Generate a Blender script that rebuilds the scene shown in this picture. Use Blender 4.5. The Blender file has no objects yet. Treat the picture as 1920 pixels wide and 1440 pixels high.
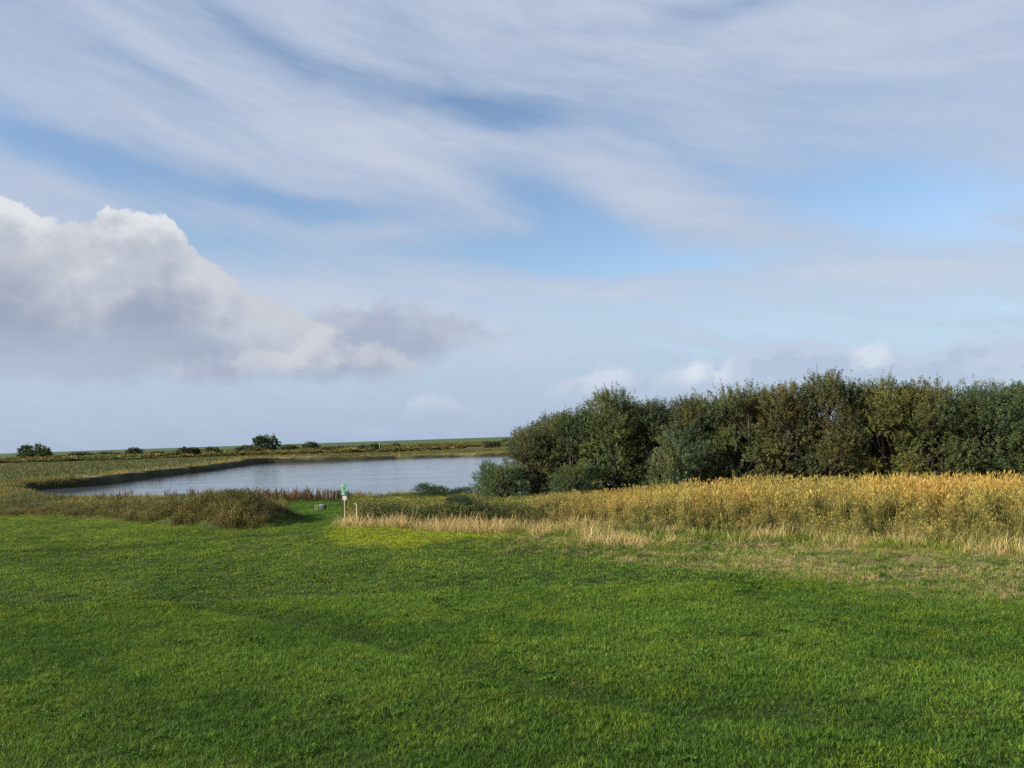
import bpy, math, random
import numpy as np
from mathutils import Matrix, Vector

# ------------------------------------------------------------------ scene, camera, light
scene = bpy.context.scene
C = scene.collection
R = math.radians
EYE = 4.75                                   # the photographer stands on a dike, the meadow is z = 0
cam = bpy.data.cameras.new("camera")
cam.sensor_width = 36.0
cam.lens = 27.0
cam.clip_start = 0.1
cam.clip_end = 40000.0
cam_ob = bpy.data.objects.new("camera", cam)
C.objects.link(cam_ob)
cam_ob.matrix_world = (Matrix.Translation((0, 0, EYE)) @ Matrix.Rotation(R(90 + 3.911), 4, 'X')
                       @ Matrix.Rotation(R(-1.89), 4, 'Z'))
scene.camera = cam_ob

SUN_EL = 24.0
SUN_AZ = -110.0                              # degrees clockwise from +Y (the view): left and a little behind
sd = Vector((math.sin(R(SUN_AZ)) * math.cos(R(SUN_EL)), math.cos(R(SUN_AZ)) * math.cos(R(SUN_EL)), math.sin(R(SUN_EL))))
sun = bpy.data.lights.new("sun", 'SUN')
sun.energy = 4.8
sun.angle = R(0.6)
sun.color = (1.0, 0.93, 0.82)
sun_ob = bpy.data.objects.new("sun", sun)
C.objects.link(sun_ob)
sun_ob.rotation_euler = sd.to_track_quat('Z', 'Y').to_euler()

scene.view_settings.view_transform = 'Standard'
scene.view_settings.look = 'None'
EXPOSURE = 1.0
scene.view_settings.exposure = EXPOSURE
scene.view_settings.gamma = 1.0
scene.view_settings.use_curve_mapping = False

world = bpy.data.worlds.new("World")
scene.world = world
world.use_nodes = True
NT = world.node_tree
NT.nodes.clear()


class X:
    """a tiny expression builder on Math nodes"""
    nt = NT

    def __init__(s, v): s.v = v

    @staticmethod
    def m(op, *a, clamp=False):
        n = X.nt.nodes.new('ShaderNodeMath')
        n.operation = op
        n.use_clamp = clamp
        for i, q in enumerate(a):
            q = q.v if isinstance(q, X) else q
            if isinstance(q, (int, float)):
                n.inputs[i].default_value = q
            else:
                X.nt.links.new(q, n.inputs[i])
        return X(n.outputs[0])

    def __add__(s, o): return X.m('ADD', s, o)
    __radd__ = __add__
    def __sub__(s, o): return X.m('SUBTRACT', s, o)
    def __rsub__(s, o): return X.m('SUBTRACT', o, s)
    def __mul__(s, o): return X.m('MULTIPLY', s, o)
    __rmul__ = __mul__
    def __truediv__(s, o): return X.m('DIVIDE', s, o)


def sstep(a, b, x):
    n = NT.nodes.new('ShaderNodeMapRange')
    n.interpolation_type = 'SMOOTHSTEP'
    n.inputs[1].default_value = a
    n.inputs[2].default_value = b
    NT.links.new(x.v, n.inputs[0])
    return X(n.outputs[0])


def vec(a, b, c=0.0):
    n = NT.nodes.new('ShaderNodeCombineXYZ')
    for i, q in enumerate((a, b, c)):
        q = q.v if isinstance(q, X) else q
        if isinstance(q, (int, float)):
            n.inputs[i].default_value = q
        else:
            NT.links.new(q, n.inputs[i])
    return n.outputs[0]


def noise(v, scale, detail=4, rough=0.55, dist=0.0):
    n = NT.nodes.new('ShaderNodeTexNoise')
    n.inputs['Scale'].default_value = scale
    n.inputs['Detail'].default_value = detail
    n.inputs['Roughness'].default_value = rough
    n.inputs['Distortion'].default_value = dist
    NT.links.new(v, n.inputs['Vector'])
    return X(n.outputs[0])


def curve(x, pts, lo=-60.0, hi=60.0, vmax=20.0):
    """piecewise-linear profile of a variable"""
    n = NT.nodes.new('ShaderNodeFloatCurve')
    cm = n.mapping
    c = cm.curves[0]
    pts = [((a - lo) / (hi - lo), b / vmax) for a, b in pts]
    c.points[0].location = pts[0]
    c.points[1].location = pts[-1]
    for p in pts[1:-1]:
        c.points.new(*p)
    for p in c.points:
        p.handle_type = 'VECTOR'
    cm.update()
    f = X.m('DIVIDE', x - lo, hi - lo, clamp=True)
    NT.links.new(f.v, n.inputs['Value'])
    return X(n.outputs[0]) * vmax


def mixc(f, a, b):
    n = NT.nodes.new('ShaderNodeMix')
    n.data_type = 'RGBA'
    NT.links.new(f.v, n.inputs[0])
    for i, q in ((6, a), (7, b)):
        if isinstance(q, tuple):
            n.inputs[i].default_value = (*q, 1)
        else:
            NT.links.new(q, n.inputs[i])
    return n.outputs[2]


def srgb(r, g, b):
    f = lambda c: c / 12.92 if c <= 0.04045 else ((c + 0.055) / 1.055) ** 2.4
    return tuple(f(c / 255.0) for c in (r, g, b))


SKY_STRENGTH = 0.088


def cc(r, g, b):                             # cloud colour, divided by the background strength
    return tuple(c / (SKY_STRENGTH * 2 ** EXPOSURE) for c in srgb(r, g, b))


def build_sky():
    sky = NT.nodes.new('ShaderNodeTexSky')
    sky.sky_type = 'NISHITA'
    sky.sun_disc = False
    sky.sun_elevation = R(SUN_EL)
    sky.sun_rotation = R(SUN_AZ)
    sky.air_density = 1.0
    sky.dust_density = 0.6
    sky.ozone_density = 2.0
    tc = NT.nodes.new('ShaderNodeTexCoord')
    sep = NT.nodes.new('ShaderNodeSeparateXYZ')
    NT.links.new(tc.outputs['Generated'], sep.inputs[0])
    dx, dy, dz = (X(sep.outputs[i]) for i in range(3))
    az = X.m('ARCTAN2', dx, dy) * 57.29578
    el = X.m('ARCSINE', dz) * 57.29578
    P = vec(az, el)

    # slow warp of the veil
    w1 = noise(vec(az * 0.05, el * 0.09), 1.0, 2) - 0.5
    w2 = noise(vec(az * 0.07 + 31.7, el * 0.12), 1.0, 3) - 0.5
    a2 = az + w1 * 6.0
    e2 = el + w2 * 3.6
    # long streaks that sink to the right
    t = R(13)
    su = a2 * math.cos(t) - e2 * math.sin(t)
    sv = a2 * math.sin(t) + e2 * math.cos(t)
    st1 = noise(vec(su * 0.030, sv * 0.15, 3.3), 1.0, 4, 0.52)
    st2 = noise(vec(su * 0.085, sv * 0.50, 8.1), 1.0, 6, 0.6)
    st3 = noise(vec(su * 0.22, sv * 1.3, 1.7), 1.0, 5, 0.6)
    veil = 0.90 + (st1 - 0.5) * 1.0 + (st2 - 0.5) * 1.1 + (st3 - 0.5) * 0.45
    # clear blue lanes in the veil: azimuth, elevation, half-length, half-width, tilt, depth
    for ga, ge, la, le, tl, dep in ((-1.5, 23.5, 7.5, 1.3, 10, 0.9), (-30.5, 18.7, 8, 1.25, 11, 0.85), (-17, 17.3, 9, 0.9, 7, 0.80),
                                    (4.6, 16.8, 6.5, 1.9, 26, 0.9), (26.5, 14.4, 9, 2.9, 10, 0.95), (-1.0, 13.4, 9, 1.1, 3, 0.85),
                                    (12.5, 11.9, 7, 0.9, 4, 0.80), (6.0, 13.6, 5, 1.5, 12, 0.75), (-14.5, 26.4, 8.5, 1.3, 24, 0.55), (19, 28.8, 9, 0.8, -3, 0.5),
                                    (14.5, 19.0, 7, 1.1, 24, 0.45), (-21, 14.2, 7, 1.6, 4, 0.6), (-24, 24.0, 6, 0.8, 16, 0.35),
                                    (13.5, 15.6, 14, 1.2, 20, -0.45), (-12, 21.0, 12, 1.8, 9, -0.35), (25, 10.4, 8, 0.8, 3, -0.4),
                                    (-64, 19, 9, 3, 10, 0.8), (62, 22, 10, 3, 12, 0.8), (95, 15, 12, 3, 8, 0.8), (-100, 30, 14, 4, 10, 0.8),
                                    (150, 18, 12, 3, 10, 0.8), (-150, 16, 12, 3, 10, 0.8)):
        c, s = math.cos(R(tl)), math.sin(R(tl))
        p = ((a2 - ga) * c - (e2 - ge) * s) * (1 / la)
        q = ((a2 - ga) * s + (e2 - ge) * c) * (1 / le)
        gs = X.m('EXPONENT', (p * p + q * q) * -1.0)
        veil = veil - gs * dep
    lowveil = sstep(11.5, 5.0, el) * 0.80
    veil = X.m('MAXIMUM', veil, lowveil + (st2 - 0.5) * 0.2)
    veil_col = mixc(sstep(14.0, 8.0, el), cc(182, 196, 219), cc(186, 205, 227))
    veil_col = mixc(sstep(8.0, 2.0, el), veil_col, cc(168, 188, 215))
    veil_col = mixc(sstep(0.75, 1.5, veil) * 0.8, veil_col, cc(203, 211, 224))
    col = mixc(sstep(-0.15, 1.1, veil) * 0.95, sky.outputs[0], veil_col)

    # heaped clouds: one lumpy field, and its difference towards the sun for the lit sides
    dv = vec(dx, dy, dz * 1.2)
    off = NT.nodes.new('ShaderNodeVectorMath')
    off.operation = 'ADD'
    off.inputs[1].default_value = (-0.012, 0.0, 0.016)
    NT.links.new(dv, off.inputs[0])
    n = noise(dv, 19.0, 7, 0.60)
    d = n - noise(off.outputs[0], 19.0, 3, 0.55)
    big = noise(dv, 8.0, 2, 0.5) - 0.5

    def heap(col, top, bot, caps, soft, white, light, grey, body, amount=1.0, lump=2.4, fade=1.8):
        wa = az + big * 3.0
        we = el - (n - 0.5) * lump
        edge = curve(wa, top) - we
        a = sstep(0.0, soft, edge)
        a = a * sstep(-fade, fade, we - curve(az, bot) + (n - 0.5) * 2.5)
        deep = edge + (n - 0.5) * -5.0 + d * -7.0 + big * 6.0
        shade = mixc(sstep(1.0, body, deep), light, grey)
        shade = mixc(sstep(3.4, 0.0, deep) * curve(wa, caps, vmax=1.0), shade, white)
        return mixc(a * amount, col, shade)

    # the heap low over the lake, then the large one on the left in front of it
    col = heap(col, [(-60, 7), (-34, 6), (-26, 7.0), (-20, 8.2), (-16, 9.2), (-12.4, 10.3), (-8.6, 10.9), (-6.2, 10.1), (-4.2, 9.2), (-2.2, 9.0), (0.8, 8.7), (2.6, 7.6), (5, 3), (60, -3)],
               [(-60, 5), (-34, 5.2), (-24, 5.2), (-17, 5.1), (-10, 5.1), (-6.3, 6.0), (-4.2, 7.0), (0.8, 8.2), (60, 9)],
               [(-60, 0.2), (-16, 0.1), (-12, 0.35), (-8, 0.35), (-5, 0.1), (60, 0.0)],
               1.2, cc(204, 208, 219), cc(176, 184, 202), cc(162, 173, 196), 4.5, 0.82, 5.0, 1.4)
    col = heap(col, [(-60, 9), (-48, 12), (-40, 14), (-35, 16.4), (-33, 16.2), (-31.3, 14.9), (-28.9, 14.8), (-27.4, 15.9), (-25.6, 16.4), (-23.6, 16.0), (-22.2, 14.4), (-21.2, 12.6), (-18.7, 11.2), (-15.9, 9.9), (-13.8, 8.5), (-11, 3), (-6, -3), (60, -3)],
               [(-60, 6), (-34, 6.0), (-25, 6.4), (-17, 7.0), (60, 7)],
               [(-60, 0.6), (-35, 0.7), (-31.5, 0.65), (-29.3, 0.2), (-27.6, 0.9), (-25, 1.0), (-23, 0.75), (-21.8, 0.1), (-18, 0.0), (60, 0.0)],
               0.45, cc(237, 239, 242), cc(202, 206, 214), cc(158, 168, 189), 8.5, 0.97, 4.6, 2.6)
    # a lit shoulder between the two
    col = heap(col, [(-60, -3), (-26, -3), (-24, 5.6), (-20, 6.6), (-17, 7.4), (-14.5, 8.4), (-12, 8.2), (-9, 7.2), (-7, 6.0), (-5, -3), (60, -3)],
               [(-60, 5), (-24, 5.0), (-10, 5.0), (60, 5)],
               [(-60, 0), (-19, 0.2), (-16.5, 0.75), (-13, 0.6), (-10, 0.2), (60, 0)],
               0.9, cc(216, 217, 223), cc(192, 197, 209), cc(168, 177, 197), 4.0, 0.85, 4.5, 0.9)
    # little far heaps over the trees
    col = heap(col, [(-60, -3), (-9.5, -3), (-8, 3.3), (-5, 3.9), (-3.5, 2.5), (0, 2), (3, 4.3), (6.4, 5.4), (8.6, 4.8), (10.5, 4.2), (12.2, 5.2), (13.4, 5.8), (15, 5.0), (16.6, 6.0), (20.7, 6.9), (23, 6.1), (24.8, 5.7), (26, 5.5), (28, 4.5), (31, 5.6), (33.6, 5.2), (38, 4.0), (60, 6)],
               [(-60, 1.5), (-8, 2.0), (4, 3.0), (12, 3.3), (60, 2.6)],
               [(-60, 0.3), (-8, 0.2), (3, 0.1), (6, 0.5), (8, 0.6), (9.5, 0.0), (11.8, 0.3), (13, 1.0), (15, 0.8), (16, 0.05), (23.5, 0.1), (24.8, 0.9), (26, 0.7), (27, 0.05), (60, 0.2)],
               0.9, cc(228, 234, 243), cc(190, 203, 223), cc(178, 193, 217), 2.0, 0.8, 3.4, 0.9)
    # air near the horizon
    col = mixc(sstep(3.0, -1.0, el) * 0.6, col, cc(164, 184, 213))
    bg = NT.nodes.new('ShaderNodeBackground')
    bg.inputs['Strength'].default_value = SKY_STRENGTH
    NT.links.new(col, bg.inputs['Color'])
    out = NT.nodes.new('ShaderNodeOutputWorld')
    NT.links.new(bg.outputs[0], out.inputs['Surface'])


build_sky()
world.cycles.sampling_method = 'NONE'          # a smooth bright sky needs no light map

scene.cycles.use_denoising = False              # keeps blades and twigs crisp
scene.cycles.max_bounces = 5
scene.cycles.diffuse_bounces = 2
scene.cycles.transmission_bounces = 3

# ------------------------------------------------------------------ helpers
rng = np.random.default_rng(7)


def vnoise(x, y, seed=0):
    """value noise, one octave, 0..1"""
    xi = np.floor(x).astype(np.int64)
    yi = np.floor(y).astype(np.int64)
    fx = x - xi
    fy = y - yi
    fx = fx * fx * (3 - 2 * fx)
    fy = fy * fy * (3 - 2 * fy)

    def h(a, b):
        n = (a * 374761393 + b * 668265263 + seed * 1442695041) & 0xFFFFFFFF
        n = ((n ^ (n >> 13)) * 1274126177) & 0xFFFFFFFF
        return ((n ^ (n >> 16)) & 0xFFFFFF) / float(0xFFFFFF)
    a = h(xi, yi) * (1 - fx) + h(xi + 1, yi) * fx
    b = h(xi, yi + 1) * (1 - fx) + h(xi + 1, yi + 1) * fx
    return a * (1 - fy) + b * fy


def fbm(x, y, seed=0, o=4):
    s, a, t = 0.0, 1.0, 0.0
    for k in range(o):
        s = s + a * vnoise(x * 2 ** k + 17.3 * k, y * 2 ** k - 9.1 * k, seed + k)
        t += a
        a *= 0.5
    return s / t


def smooth(a, b, x):
    t = np.clip((x - a) / (b - a), 0, 1)
    return t * t * (3 - 2 * t)


def seg_dist(x, y, pts):
    """distance to a polyline, and the fraction along it"""
    best = np.full(np.shape(x), 1e9)
    frac = np.zeros(np.shape(x))
    pts = np.array(pts, float)
    L = np.concatenate([[0], np.cumsum(np.hypot(*np.diff(pts, axis=0).T))])
    for i in range(len(pts) - 1):
        a, b = pts[i], pts[i + 1]
        d = b - a
        t = np.clip(((x - a[0]) * d[0] + (y - a[1]) * d[1]) / (d @ d), 0, 1)
        q = np.hypot(x - a[0] - t * d[0], y - a[1] - t * d[1])
        m = q < best
        best = np.where(m, q, best)
        frac = np.where(m, (L[i] + t * (L[i + 1] - L[i])) / L[-1], frac)
    return best, frac


def inside(x, y, poly):
    r = np.zeros(np.shape(x), bool)
    n = len(poly)
    for i in range(n):
        x1, y1 = poly[i]
        x2, y2 = poly[(i + 1) % n]
        c = ((y1 > y) != (y2 > y)) & (x < (x2 - x1) * (y - y1) / (y2 - y1 + 1e-12) + x1)
        r ^= c
    return r


def sdist(x, y, poly):
    """signed distance, positive inside"""
    d, _ = seg_dist(x, y, list(poly) + [poly[0]])
    return np.where(inside(x, y, poly), d, -d)


# ------------------------------------------------------------------ the lie of the land (metres; x right, y away)
LAKE = [(-71, 109.5), (-67.4, 114), (-64.5, 121), (-67, 138), (-68.5, 156), (-68.8, 173), (-72, 200), (-75.5, 221), (-71, 226), (-50.8, 227), (-26.3, 231),
        (-5.3, 224), (8, 221), (45, 214), (66, 190), (58, 130), (36, 94), (10, 73), (-1, 64.5), (-4.5, 63), (-12, 66), (-17, 67.5), (-26, 70.5), (-36, 74), (-46, 78.5), (-58, 92)]
BANK = [(-90, 84), (-60, 71), (-37.8, 60.9), (-26.5, 54.8), (-20, 50.2), (-17.2, 47.8), (-15.3, 46.2)]
BANK_H = [0.0, 0.0, 0.12, 0.45, 1.05, 1.40, 0.85]
RUT = [(-40, 36.2), (-24.7, 36.8), (-18.4, 37.3), (-15, 39.0), (-11, 40.9)]
HOLLOW = [(-9.5, 23.4), (-8, 22.6), (-6.5, 21.6), (-3.5, 19.0), (-1.7, 17.2), (0.2, 15.2), (2.9, 13.6), (6, 12.2)]
REED_FRONT = [(-0.6, 39.5), (3.3, 37.6), (6.5, 35.6), (10, 33.6), (13.5, 31.4), (18.4, 28.8), (26, 25.0), (40, 17)]
PATH = [(-10.9, 42.3), (-12.6, 49), (-14.2, 55), (-16.8, 64)]
YELLOW = [(-10.5, 43.2), (-9.9, 40.0), (-8.8, 36.8), (-5.1, 34.2), (-3, 35.9), (-1, 37.4), (-5, 40.4)]
STRAW_BAND = [(-10.4, 43.4), (-7.2, 41.6), (-4, 39.7), (-1.2, 37.8), (0.6, 38.6), (-1.0, 39.9), (-4, 41.4), (-7, 43.2), (-10.0, 45.1)]
VERGE = [(-1.4, 37.6), (-1.6, 34), (-0.9, 31.5), (3.4, 28.1), (7.5, 25.4), (10.3, 21.4), (12.4, 19.3), (18, 15.5), (40, 8), (40, 17), (26, 25), (18.4, 28.8), (13.5, 31.4), (10, 33.6), (6.5, 35.6), (3.3, 37.6)]
WATER_Z = -0.7


def height(x, y):
    x = np.asarray(x, float)
    y = np.asarray(y, float)
    near = 1 - smooth(45, 90, y)
    z = (fbm(x * 0.16, y * 0.16, 3, 3) - 0.5) * 0.30 * near + (fbm(x * 0.9, y * 0.9, 5, 2) - 0.5) * 0.07 * near
    z = z + (fbm(x * 0.02, y * 0.02, 9, 3) - 0.5) * 0.5 * smooth(60, 300, np.hypot(x, y))
    d, _ = seg_dist(x, y, RUT)
    z = z - 0.28 * np.exp(-(d / 0.36) ** 2)
    d, _ = seg_dist(x, y, HOLLOW)
    z = z - 0.20 * np.exp(-(d / 0.6) ** 2) * (0.5 + fbm(x * 0.7, y * 0.7, 21, 2))
    d, f = seg_dist(x, y, BANK)
    bl = np.concatenate([[0], np.cumsum(np.hypot(*np.diff(np.array(BANK), axis=0).T))])
    bh = np.interp(f, bl / bl[-1], BANK_H)
    z = z + bh * np.exp(-(d / 1.9) ** 4) * (0.85 + 0.3 * fbm(x * 0.4, y * 0.4, 13, 2))
    # low hump under the weeds right of the path
    d, f = seg_dist(x, y, [(-7.5, 46.5), (-3, 43.5), (2, 43)])
    z = z + 0.35 * np.exp(-(d / 2.2) ** 4)
    # the pasture left of and beyond the lake lies higher, with a steep bank to the water
    s0 = sdist(x, y, LAKE)
    z = z + 0.6 * smooth(-50, -62, x) * smooth(96, 122, y) * smooth(-70, -30, s0) + (0.1 + 0.3 * smooth(-20, -55, x)) * smooth(205, 222, y) * smooth(-60, -20, s0)
    # lake basin
    s = s0 + (fbm(x * 0.15, y * 0.15, 15, 3) - 0.5) * 3.0 + (fbm(x * 0.6, y * 0.6, 16, 2) - 0.5) * 0.8
    t = smooth(-0.6, 2.2, s)
    z = z * (1 - t) - 2.2 * t
    return z


def new_mesh(name, verts, faces, mat=None):
    me = bpy.data.meshes.new(name)
    verts = np.asarray(verts, np.float32)
    faces = np.asarray(faces, np.int32)
    k = faces.shape[1]
    me.vertices.add(len(verts))
    me.vertices.foreach_set("co", verts.ravel())
    me.loops.add(faces.size)
    me.loops.foreach_set("vertex_index", faces.ravel())
    me.polygons.add(len(faces))
    me.polygons.foreach_set("loop_start", np.arange(0, faces.size, k, dtype=np.int32))
    me.polygons.foreach_set("loop_total", np.full(len(faces), k, np.int32))
    me.update(calc_edges=True)
    if mat:
        me.materials.append(mat)
    return me


def attr(me, name, data, typ='FLOAT', dom='POINT'):
    a = me.attributes.new(name, typ, dom)
    data = np.asarray(data, np.float32)
    if typ == 'FLOAT':
        a.data.foreach_set("value", data.ravel())
    elif typ == 'FLOAT_VECTOR':
        a.data.foreach_set("vector", data.ravel())
    elif typ == 'FLOAT_COLOR':
        a.data.foreach_set("color", data.ravel())


def link(name, me, parent=None, loc=None):
    o = bpy.data.objects.new(name, me)
    C.objects.link(o)
    if parent:
        o.parent = parent
    if loc is not None:
        o.location = loc
    return o


def tag(o, label=None, cat=None, group=None, kind=None):
    for k, v in (('label', label), ('category', cat), ('group', group), ('kind', kind)):
        if v:
            o[k] = v
    return o


def empty(name, loc, rz=0.0):
    o = link(name, None, None, loc)
    o.rotation_euler = (0, 0, rz)
    o.empty_display_size = 0.3
    return o


# ------------------------------------------------------------------ materials
def mat_new(name):
    m = bpy.data.materials.new(name)
    m.use_nodes = True
    nt = m.node_tree
    nt.nodes.clear()
    return m, nt, nt.nodes.new('ShaderNodeOutputMaterial')


def N(nt, typ, **kw):
    n = nt.nodes.new(typ)
    for k, v in kw.items():
        if k in n.inputs:
            n.inputs[k].default_value = v
        else:
            setattr(n, k, v)
    return n


def plain(name, col, rough=0.6, metallic=0.0, grain=0.12, scale=30.0):
    m, nt, out = mat_new(name)
    b = N(nt, 'ShaderNodeBsdfPrincipled', Roughness=rough, Metallic=metallic)
    tc = N(nt, 'ShaderNodeTexCoord')
    no = N(nt, 'ShaderNodeTexNoise', Scale=scale, Detail=4.0)
    nt.links.new(tc.outputs['Object'], no.inputs['Vector'])
    mr = N(nt, 'ShaderNodeMapRange')
    mr.inputs[3].default_value = 1 - grain
    mr.inputs[4].default_value = 1 + grain
    nt.links.new(no.outputs[0], mr.inputs[0])
    mx = N(nt, 'ShaderNodeVectorMath', operation='SCALE')
    mx.inputs[0].default_value = col
    nt.links.new(mr.outputs[0], mx.inputs['Scale'])
    nt.links.new(mx.outputs[0], b.inputs['Base Color'])
    nt.links.new(b.outputs[0], out.inputs[0])
    return m


def blade_mat(name, low, high, gradient_top=1.0, trans=0.35, tinted=True, rough=0.55, vary=0.25, spec=0.25):
    """grass, reeds, weeds: colour from foot to tip, a tint per tuft, light through the blade"""
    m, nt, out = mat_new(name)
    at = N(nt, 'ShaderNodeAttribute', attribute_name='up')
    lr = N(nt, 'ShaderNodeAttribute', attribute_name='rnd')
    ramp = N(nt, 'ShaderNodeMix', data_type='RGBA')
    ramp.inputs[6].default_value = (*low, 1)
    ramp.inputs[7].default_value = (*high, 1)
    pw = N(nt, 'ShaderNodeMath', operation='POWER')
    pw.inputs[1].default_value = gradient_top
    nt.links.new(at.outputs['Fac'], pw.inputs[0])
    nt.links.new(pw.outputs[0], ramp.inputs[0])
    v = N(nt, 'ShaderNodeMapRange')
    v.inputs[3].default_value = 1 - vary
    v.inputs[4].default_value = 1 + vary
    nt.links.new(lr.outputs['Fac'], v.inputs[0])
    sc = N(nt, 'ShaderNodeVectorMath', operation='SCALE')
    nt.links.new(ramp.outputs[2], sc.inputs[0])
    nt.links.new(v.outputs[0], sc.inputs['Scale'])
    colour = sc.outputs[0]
    if tinted:
        ti = N(nt, 'ShaderNodeAttribute', attribute_name='tint')
        ti.attribute_type = 'INSTANCER'
        mu = N(nt, 'ShaderNodeVectorMath', operation='MULTIPLY')
        nt.links.new(colour, mu.inputs[0])
        nt.links.new(ti.outputs['Vector'], mu.inputs[1])
        colour = mu.outputs[0]
    b = N(nt, 'ShaderNodeBsdfPrincipled', Roughness=rough)
    b.inputs['Specular IOR Level'].default_value = spec
    t = N(nt, 'ShaderNodeBsdfTranslucent')
    nt.links.new(colour, b.inputs['Base Color'])
    nt.links.new(colour, t.inputs['Color'])
    mi = N(nt, 'ShaderNodeMixShader')
    mi.inputs[0].default_value = trans
    nt.links.new(b.outputs[0], mi.inputs[1])
    nt.links.new(t.outputs[0], mi.inputs[2])
    nt.links.new(mi.outputs[0], out.inputs[0])
    return m


def leaf_mat(name, a, b_, trans=0.3, rough=0.55):
    """tree leaves: hue between two colours by leaf, times the tree's own tint (object colour)"""
    m, nt, out = mat_new(name)
    lr = N(nt, 'ShaderNodeAttribute', attribute_name='rnd')
    ramp = N(nt, 'ShaderNodeMix', data_type='RGBA')
    ramp.inputs[6].default_value = (*a, 1)
    ramp.inputs[7].default_value = (*b_, 1)
    nt.links.new(lr.outputs['Fac'], ramp.inputs[0])
    oi = N(nt, 'ShaderNodeObjectInfo')
    mu = N(nt, 'ShaderNodeVectorMath', operation='MULTIPLY')
    nt.links.new(ramp.outputs[2], mu.inputs[0])
    nt.links.new(oi.outputs['Color'], mu.inputs[1])
    # each side of a crown a little different
    ge = N(nt, 'ShaderNodeNewGeometry')
    no = N(nt, 'ShaderNodeTexNoise', Scale=0.55, Detail=2.0)
    nt.links.new(ge.outputs['Position'], no.inputs['Vector'])
    hs = N(nt, 'ShaderNodeMix', data_type='RGBA')
    hs.inputs[6].default_value = (0.78, 0.95, 1.08, 1)
    hs.inputs[7].default_value = (1.22, 1.04, 0.82, 1)
    mr = N(nt, 'ShaderNodeMapRange')
    mr.inputs[1].default_value = 0.35
    mr.inputs[2].default_value = 0.65
    nt.links.new(no.outputs[0], mr.inputs[0])
    nt.links.new(mr.outputs[0], hs.inputs[0])
    m2 = N(nt, 'ShaderNodeVectorMath', operation='MULTIPLY')
    nt.links.new(mu.outputs[0], m2.inputs[0])
    nt.links.new(hs.outputs[2], m2.inputs[1])
    b = N(nt, 'ShaderNodeBsdfPrincipled', Roughness=rough)
    b.inputs['Specular IOR Level'].default_value = 0.3
    t = N(nt, 'ShaderNodeBsdfTranslucent')
    nt.links.new(m2.outputs[0], b.inputs['Base Color'])
    nt.links.new(m2.outputs[0], t.inputs['Color'])
    mi = N(nt, 'ShaderNodeMixShader')
    mi.inputs[0].default_value = trans
    nt.links.new(b.outputs[0], mi.inputs[1])
    nt.links.new(t.outputs[0], mi.inputs[2])
    nt.links.new(mi.outputs[0], out.inputs[0])
    return m


M_BARK = plain('bark', (0.055, 0.042, 0.03), 0.9, 0, 0.4, 6.0)


# ------------------------------------------------------------------ ground
def ground_colour(x, y):
    """what grows or lies there, seen as one cover (linear albedo)"""
    c = np.zeros(x.shape + (3,))
    n = fbm(x * 0.25, y * 0.25, 31, 4)
    n2 = fbm(x * 0.05, y * 0.05, 33, 4)
    n3 = fbm(x * 0.012, y * 0.03, 35, 4)

    def put(m, col):
        nonlocal c
        m = m[..., None]
        c = c * (1 - m) + np.array(col) * m
    put(np.ones_like(x), (0.026, 0.040, 0.010))                                       # meadow turf under the blades
    # beyond the meadow: rough pasture, olive
    far = smooth(44, 50, y + 0.55 * np.minimum(x, 0) * 0 + 0.0 * x)
    put(far * (x < 60), (0.075, 0.085, 0.028))
    put(smooth(240, 330, y), (0.068, 0.088, 0.030))
    put(smooth(240, 330, y) * smooth(0.46, 0.60, n3), (0.088, 0.076, 0.036))
    put(smooth(240, 330, y) * smooth(0.55, 0.66, n2), (0.050, 0.070, 0.028))
    put(smooth(520, 760, y + 0.35 * x), (0.070, 0.110, 0.040))
    put(smooth(520, 760, y + 0.35 * x) * smooth(0.5, 0.6, fbm(x * 0.002, y * 0.006, 39, 3)), (0.045, 0.075, 0.035))
    # pasture left of the lake, in strips
    leftp = smooth(86, 96, y) * smooth(-40, -60, x) * (1 - smooth(300, 380, y))
    st = fbm((x * 0.35 + y * 0.94) * 0.05, (x * 0.94 - y * 0.35) * 0.008, 41, 3)
    put(leftp, (0.062, 0.088, 0.026))
    put(leftp * smooth(0.48, 0.58, st), (0.105, 0.098, 0.038))
    put(leftp * smooth(0.52, 0.42, st) * 0.6, (0.04, 0.066, 0.02))
    # soil and litter under weeds and reeds
    d, f = seg_dist(x, y, BANK)
    put(smooth(2.4, 1.4, d), (0.05, 0.046, 0.022))
    weeds = inside(x, y, [(-10.2, 45), (-1, 39.8), (3.3, 38), (18.4, 29), (40, 17.5), (60, 60), (6, 64), (-3, 64), (-14, 66), (-11.5, 52)])
    put(weeds * 1.0, (0.052, 0.046, 0.022))
    d, f = seg_dist(x, y, PATH)
    put(smooth(2.6, 1.6, d - 0.04 * (y - 42)), (0.035, 0.068, 0.016))
    # verge with flattened straw
    v = inside(x, y, VERGE)
    put(v * smooth(0.40, 0.56, n), (0.145, 0.125, 0.052))
    put(inside(x, y, YELLOW) * 1.0, (0.10, 0.105, 0.02))
    put(inside(x, y, STRAW_BAND) * 1.0, (0.19, 0.14, 0.065))
    # lake rim: bleached lip, dark soil face with its shade put into the colour
    s = sdist(x, y, LAKE)
    rim = smooth(-9, -3, s) * smooth(1.5, -1, s) * (y > 100)
    put(rim * smooth(0.38, 0.55, n), (0.20, 0.165, 0.085))
    put(smooth(-1.6, -0.2, s + (n - 0.5) * 2), (0.026, 0.026, 0.013))
    c *= (0.8 + 0.4 * fbm(x * 1.3, y * 1.3, 51, 3))[..., None]
    return c


def axis(segs):
    out = [segs[0][0]]
    for a, b, s0, s1 in segs:
        p = a
        while p < b - 1e-6:
            t = (p - a) / (b - a)
            p += s0 + (s1 - s0) * t
            out.append(min(p, b))
    return np.unique(np.round(np.array(out), 4))


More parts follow.
